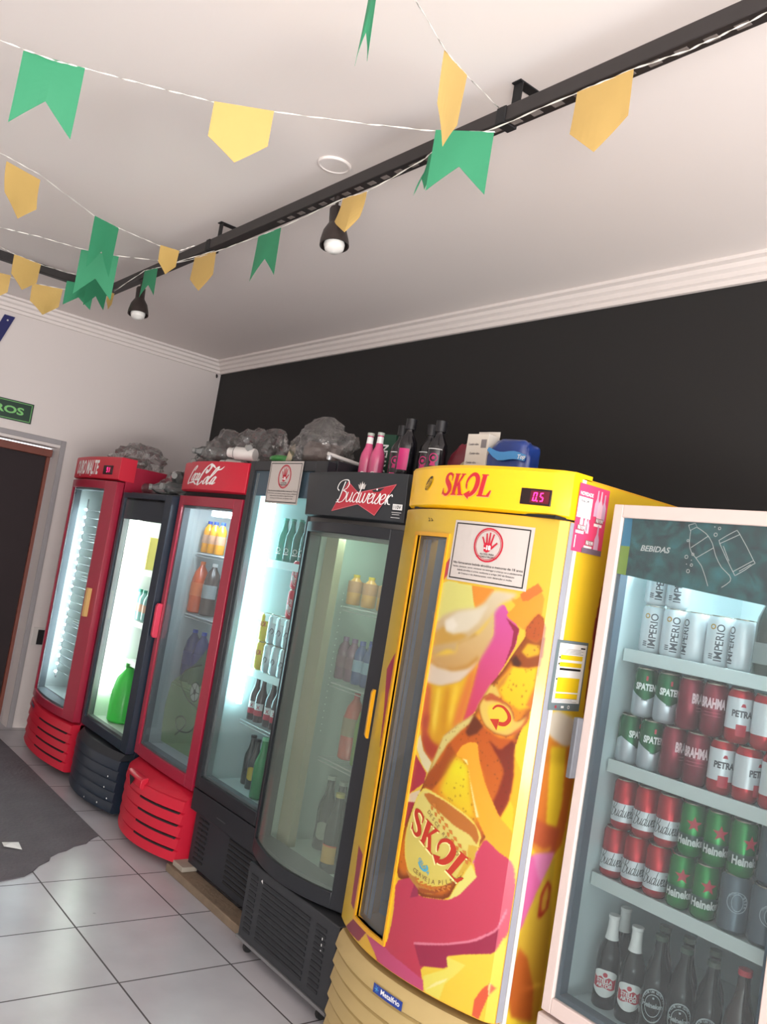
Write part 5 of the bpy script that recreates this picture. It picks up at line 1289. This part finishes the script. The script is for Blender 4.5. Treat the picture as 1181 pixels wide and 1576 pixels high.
# ---- bow tie fridge, seen through mist
P_or = Proto(pet('b', mat('mango_juice', (232, 170, 90), .3, coat=.3), mat('cap_yellow', (226, 190, 40), .4), mat('label_tan', (206, 150, 110), .5), .62 * 1.0))
for o in P_or.root.children: o.scale = (1.5, 1.5, 1)
row(P_or, 0, [-2.82, -2.72, -2.62], 2.09, 1.352, 'squat orange juice bottle', 'on upper shelf of misted black fridge', 'squat orange juice bottles')
P_bs = Proto(pet('b', mat('blue_drink', (40, 70, 140), .2, coat=.4), bluec, mat('label_sky', (130, 160, 190), .5), .86))
P_pu = Proto(pet('b', mat('purple_drink', (110, 50, 90), .2, coat=.4), mat('cap_purple', (120, 70, 130), .4), mat('label_plum', (110, 50, 80), .5), .86))
row(P_pu, 0, [-2.835, -2.775], 2.10, 1.052, 'purple drink bottle', 'on middle shelf of misted black fridge', 'purple drink bottles')
row(P_bs, 0, [-2.715, -2.655, -2.595, -2.535], 2.095, 1.052, 'blue drink bottle', 'on middle shelf of misted black fridge', 'blue drink bottles')
row(P_bs, 0, [-2.745, -2.68], 2.165, 1.052, 'blue drink bottle', 'second row, middle shelf of misted fridge', 'blue drink bottles')
big('soda_bottle', 'tall bottle of red drink on lower shelf of misted black fridge', mat('red_soda', (190, 66, 44), .3, coat=.3), mat('cap_red', (196, 40, 56), .4), mat('label_olive', (150, 130, 100), .5), .80).location = (-2.715, 2.11, .762)
big('soda_bottle', 'tall bottle of lime green drink on lower shelf of misted black fridge', mat('lime_soda', (110, 150, 40), .3, coat=.3), mat('cap_green', (30, 160, 50), .4), mat('label_lime', (120, 160, 60), .5), .80).location = (-2.605, 2.09, .762)
k = Ink(); cols(k, -.030, .030, .035, .095, 1); cols(k, -.026, .026, .040, .088, 0); cols(k, -.03, .03, .095, .100, 2)
P_bb = Proto(bottle('beer_bottle', 'brown bottle with bright yellow white label, foremost on misted fridge floor', LN, dkg, capm=mat('cap_gold', (190, 176, 90), .4), ink=k, inkm=[mat('label_pale_yellow', (226, 220, 150), .4), mat('label_ochre', (206, 160, 70), .4), mat('label_orange2', (216, 90, 50), .4)], sc=1.22))
P_bb.put((-2.59, 2.01, .385), FACE, 'dark bottle with yellow label foremost on floor of misted black fridge', 'large bottles on misted fridge floor')
k = Ink(); cols(k, -.026, .026, lambda u: .04 + 20 * u * u, lambda u: .11 - 20 * u * u, 0)
P_bc = Proto(bottle('beer_bottle', 'b', LN, dkg, capm=mat('cap_pale', (170, 180, 170), .4), ink=k, inkm=[mat('label_ghost', (150, 156, 140), .5)], sc=1.22))
row(P_bc, 0, [-2.81, -2.73, -2.65], 2.125, .385, 'large dark bottle with pale oval label', 'on floor of misted black fridge', 'large bottles on misted fridge floor')
row(P_bc, 0, [-2.68, -2.58, -2.49], 2.20, .385, 'large dark bottle', 'back row on floor of misted black fridge', 'large bottles on misted fridge floor')
row(P_bc, 0, [-2.47], 2.07, .385, 'large dark bottle', 'at right wall on floor of misted black fridge', 'large bottles on misted fridge floor')

# ================================================================== THINGS ON TOP OF THE FRIDGES
# pink bottles
k = Ink(); k.ring(0, .055, .008, .011, 0, a0=40, a1=320); 
P_pk = Proto(bottle('pink_bottle', 'p', LN, mat('pink_liquor', (206, 84, 128), .2, coat=.5), capm=mat('cap_pale', (170, 180, 170), .4), neck=[(.0150, .178), (.0138, .196), (.0132, .214)], neckm=M_wink, ink=k, inkm=[M_wink], sc=1.0))
row(P_pk, 0, [-2.900, -2.830], 2.10, 1.831, 'pink drink bottle with white neck label', 'on top of bow tie fridge', 'pink bottles', rots=[0, 0])
# green case with vertical name
cs = thing('beer_carton', 'dark green carton with vertical white name between pink and black bottles', 'carton', (-2.900, 2.215, 1.831), FACE * .6)
MB().box(-.042, .042, -.04, .04, 0, .245).build('box', mat('carton_green', (22, 66, 48), .5), cs, bevel=.002)
k = Ink(); k.text('SPATEN', .012, .04, .030, 0, bold=.03, rot=pi / 2, width=.16); k.lay('lettering', M_wink, lambda u, v: (u, -.0412, v), cs)
# dark bottles with pink labels
DB = [(0, 0), (.034, 0), (.038, .006), (.038, .150), (.035, .172), (.016, .205), (.0145, .215), (.0145, .222), (0, .222)]
def dkb(square):
    k = Ink()
    if square: cols(k, -.022, .022, .055, .140, 0)
    else:
        k.ring(0, .115, .014, .018, 0); k.ring(0, .115, 0, .007, 0, n=10); k.poly([(-.012, .085), (.012, .085), (.008, .10), (-.008, .10)], 0); cols(k, -.03, .03, .022, .030, 0); cols(k, -.03, .03, .148, .151, 1); cols(k, -.02, .02, .06, .066, 0)
    return bottle('vodka_bottle', 'd', DB, mat('black_liquor', (20, 18, 24), .15, coat=.5), capm=mat('cap_black', (26, 26, 30), .4), cap=(.021, .220, .262), ink=k, inkm=[mat('label_hot_pink', (206, 44, 118), .4), M_wink], sc=1.0, R=.038)
P_d1 = Proto(dkb(False)); P_d2 = Proto(dkb(True))
P_d2.put((-2.645, 2.10, 1.85), FACE, 'black bottle with large plain pink label on top of bow tie fridge', 'black bottles with pink labels')
P_d1.put((-2.728, 2.13, 1.832), FACE, 'black bottle with pink print, leftmost of the black bottles', 'black bottles with pink labels')
P_d1.put((-2.560, 2.14, 1.832), FACE - .2, 'black bottle with pink print, half hidden between two others', 'black bottles with pink labels')
P_d1.put((-2.475, 2.11, 1.838), FACE, 'black bottle with round pink skull emblem, rightmost of the black bottles', 'black bottles with pink labels')
# snack bag
def crumple(r, seed, sx, sy, sz, amp=.22, fr=2.2, sub=4, flat=True, box=1.0):
    import bmesh
    from mathutils import noise as nz
    bm = bmesh.new(); bmesh.ops.create_icosphere(bm, subdivisions=sub, radius=1)
    o = Vector((seed * 3.1, seed * 1.7, seed * 5.3))
    for v in bm.verts:
        p = v.co.copy(); q = nz.noise(p * fr + o) * amp + abs(nz.noise(p * fr * 2.3 + o)) * amp * .7 - abs(nz.noise(p * fr * 5 + o)) * amp * .3
        p = Vector(tuple(math.copysign(abs(t_) ** box, t_) for t_ in p)) * (1 + q); v.co = Vector((p.x * sx, p.y * sy, p.z * sz))
    if flat:
        for v in bm.verts: v.co.z = max(v.co.z, -sz * .62) + sz * .62
    m = MB(); m.v = [tuple(v.co) for v in bm.verts]; m.f = [tuple(x.index for x in f.verts) for f in bm.faces]; m.m = [0] * len(m.f); bm.free()
    return m
s = thing('snack_packet', 'maroon crumpled packet with pale oval window between black bottles and white box', 'packet', (-2.37, 2.17, 1.851), FACE)
crumple(1, 4, .075, .03, .105, .15).build('wrapper', mat('maroon_foil', (110, 30, 44), .35, noise=.3, nscale=20), s)
crumple(1, 9, .036, .008, .060, .08, sub=3).build('window', mat('packet_beige', (170, 160, 130), .4, noise=.3, nscale=30), s, loc=(.012, -.031, .008))
# white carton and blue pack on the yellow fridge
s = thing('medicine_carton', 'white open carton with faint grey print on the yellow fridge', 'carton', (-2.225, 2.10, 1.851), .12)
MB().box(-.048, .048, -.03, .03, 0, .185).build('box', mat('carton_white', (206, 200, 190), .6), s, bevel=.001)
k = Ink(); k.quad(.018, .042, .135, .165, 1)
for i in range(5): k.text('Contém vidro', -.038 + (i % 2) * .01, .012 + i * .033, .008, 0, width=.045)
k.lay('print', [mat('print_grey', (90, 84, 92), .5), mat('print_mid', (120, 116, 118), .5)], lambda u, v: (u, -.031, v), s)
MB().box(-.048, .048, .028, .030, .185, .205).build('flap', mat('carton_white', (206, 200, 190), .6), s)
s = thing('blue_pack', 'shiny blue plastic pack of drinks beside white carton on yellow fridge', 'packet', (-2.095, 2.13, 1.851), .15)
crumple(1, 12, .085, .045, .105, .10, fr=1.6, box=.45).build('wrapper', mat('blue_foil', (26, 56, 130), .28, noise=.5, nscale=9, coat=.5), s)
k = Ink(); k.stroke([(-.07, .13), (-.02, .105), (.04, .11), (.09, .10)], [.012, .03, .028, .02], 0); k.text('Top', .055, .098, .014, 1, slant=.2, bold=.02)
k.lay('print', [mat('foil_sky', (70, 140, 200), .3), M_wink], lambda u, v: (u, -.058, v), s)

# plastic bags and empty bottles
P_film = film('bag_film', tint=(246, 246, 246), haze=.10, hazec=(205, 200, 198), gloss=1.5, rough=.12, bump=.6, bscale=26)
P_pet = film('clear_pet', tint=(236, 240, 240), haze=.12, hazec=(205, 208, 208), gloss=2.0, rough=.06)
def bag(label, loc, sx, sy, sz, seed, amp=.25, fr=2.2, knot=None):
    t = thing('plastic_bag', label, 'bag', loc)
    crumple(1, seed, sx, sy, sz, amp, fr, 4).build('film', P_film, t, smooth=False)
    if knot:
        crumple(1, seed + 5, *knot[1], .35, 3, 3, flat=False).build('knot', P_film, t, loc=knot[0])
    return t
def lying(P, x, y, z, rz, label, group, tilt=pi / 2):
    return P.put((x, y, z), 0, label, group, rot=(tilt, 0, rz))
P_cb = Proto(bottle('empty_bottle', 'e', PET, P_pet, capm=mat('cap_grey', (120, 120, 118), .4), cap=(.0145, .178, .192), sc=1.15, R=.032))
g = 'clear empty bottles lying on navy fridge'
for i, (x, y, rz, zz) in enumerate(((-4.93, 2.12, -1.2, 0), (-4.80, 2.10, 2.2, 0), (-4.68, 2.16, -.4, 0), (-4.55, 2.12, .3, 0), (-4.90, 2.22, 1.9, 0), (-4.86, 2.14, 2.4, .072), (-4.68, 2.12, .9, .072))):
    lying(P_cb, x, y, 1.731 + .037 + zz, rz, 'clear empty bottle lying %s in the heap on navy fridge' % ('first', 'second', 'third', 'fourth', 'at the back', 'topmost left', 'topmost right')[i], g)
bag('crumpled clear plastic bag over the bottles on navy fridge', (-4.73, 2.17, 1.732), .26, .12, .10, 21)
bag('limp clear plastic bag on leftmost red fridge header', (-5.50, 2.16, 1.882), .27, .14, .115, 3, .35)
bag('large clear plastic bag of empties, left one on red cola fridge', (-4.25, 2.16, 1.862), .15, .14, .15, 6, .28)
bag('large clear plastic bag of empties, right one behind tall fridge edge', (-3.91, 2.18, 1.862), .17, .15, .16, 8, .30)
bag('small limp clear bag at left end of red cola fridge top', (-4.46, 2.12, 1.862), .06, .07, .08, 14, .3)
for i, (x, y, z, rz) in enumerate(((-4.28, 2.12, 1.905, .5), (-4.14, 2.16, 1.905, 1.4), (-4.24, 2.18, 1.985, -.6), (-4.02, 2.2, 1.91, 2.0), (-3.92, 2.14, 1.99, .9), (-3.84, 2.22, 1.91, .2))):
    lying(P_cb, x, y, z, rz, 'clear empty bottle inside bag on red cola fridge, %s from left' % ORD[i], 'clear empty bottles in bags')
# white cups in front of the bag
cupm = mat('white_cup', (206, 202, 198), .5)
cp = thing('white_bottle', 'w', 'bottle', (0, 0, 0)); MB().lathe([(0, 0), (.030, 0), (.032, .004), (.032, .11), (.024, .13), (.024, .15), (0, .15)], 22).build('body', cupm, cp); MB().lathe([(.0325, .108), (.0335, .110), (.0325, .112)], 22, cap=False).build('rim', mat('rim_grey', (110, 108, 106), .5), cp)
P_cp = Proto(cp)
for (x, y, z, rz, lb) in ((-3.80, 2.03, 1.90, 2.0, 'white bottle lying lower at the edge of cola fridge top'), (-3.74, 2.04, 1.962, 2.1, 'white bottle lying on top of another white bottle'), (-3.71, 2.10, 1.90, 1.9, 'white bottle lying behind two others beside tall fridge')):
    P_cp.put((x, y, z), 0, lb, 'white bottles lying on cola fridge', rot=(pi / 2, 0, rz + pi))
# bag on the tall fridge with pack inside
bag('tall knotted clear bag with packs on tall black fridge', (-3.24, 2.10, 1.927), .19, .11, .12, 17, .28, 2.0, knot=((-.05, 0, .14), (.07, .05, .07)))
s = thing('snack_packet', 'grey brown packs inside knotted clear bag on tall fridge', 'packet', (-3.24, 2.10, 1.928), .2)
crumple(1, 31, .10, .05, .060, .15, box=.5).build('wrapper', mat('grey_brown_pack', (120, 104, 98), .5, noise=.5, nscale=14), s)
s = thing('snack_packet', 'small green and yellow packet lying left of knotted bag', 'packet', (-3.50, 2.05, 1.927), .3)
crumple(1, 33, .07, .04, .022, .15, sub=3).build('wrapper', mat('green_pack', (70, 140, 74), .4, noise=.5, nscale=30), s)
s = thing('paper_tag', 'cream torn card standing at left side of the knotted bag', 'card', (-3.385, 2.02, 1.927), .4)
MB().add([(-.02, 0, 0), (.01, 0, 0), (.02, .01, .05), (.012, .012, .085), (-.01, .008, .07)], [(0, 1, 2, 3, 4)]).build('card', mat('card_cream', (206, 190, 160), .6), s).modifiers.new('card', 'SOLIDIFY').thickness = .001

bpy.context.view_layer.update()
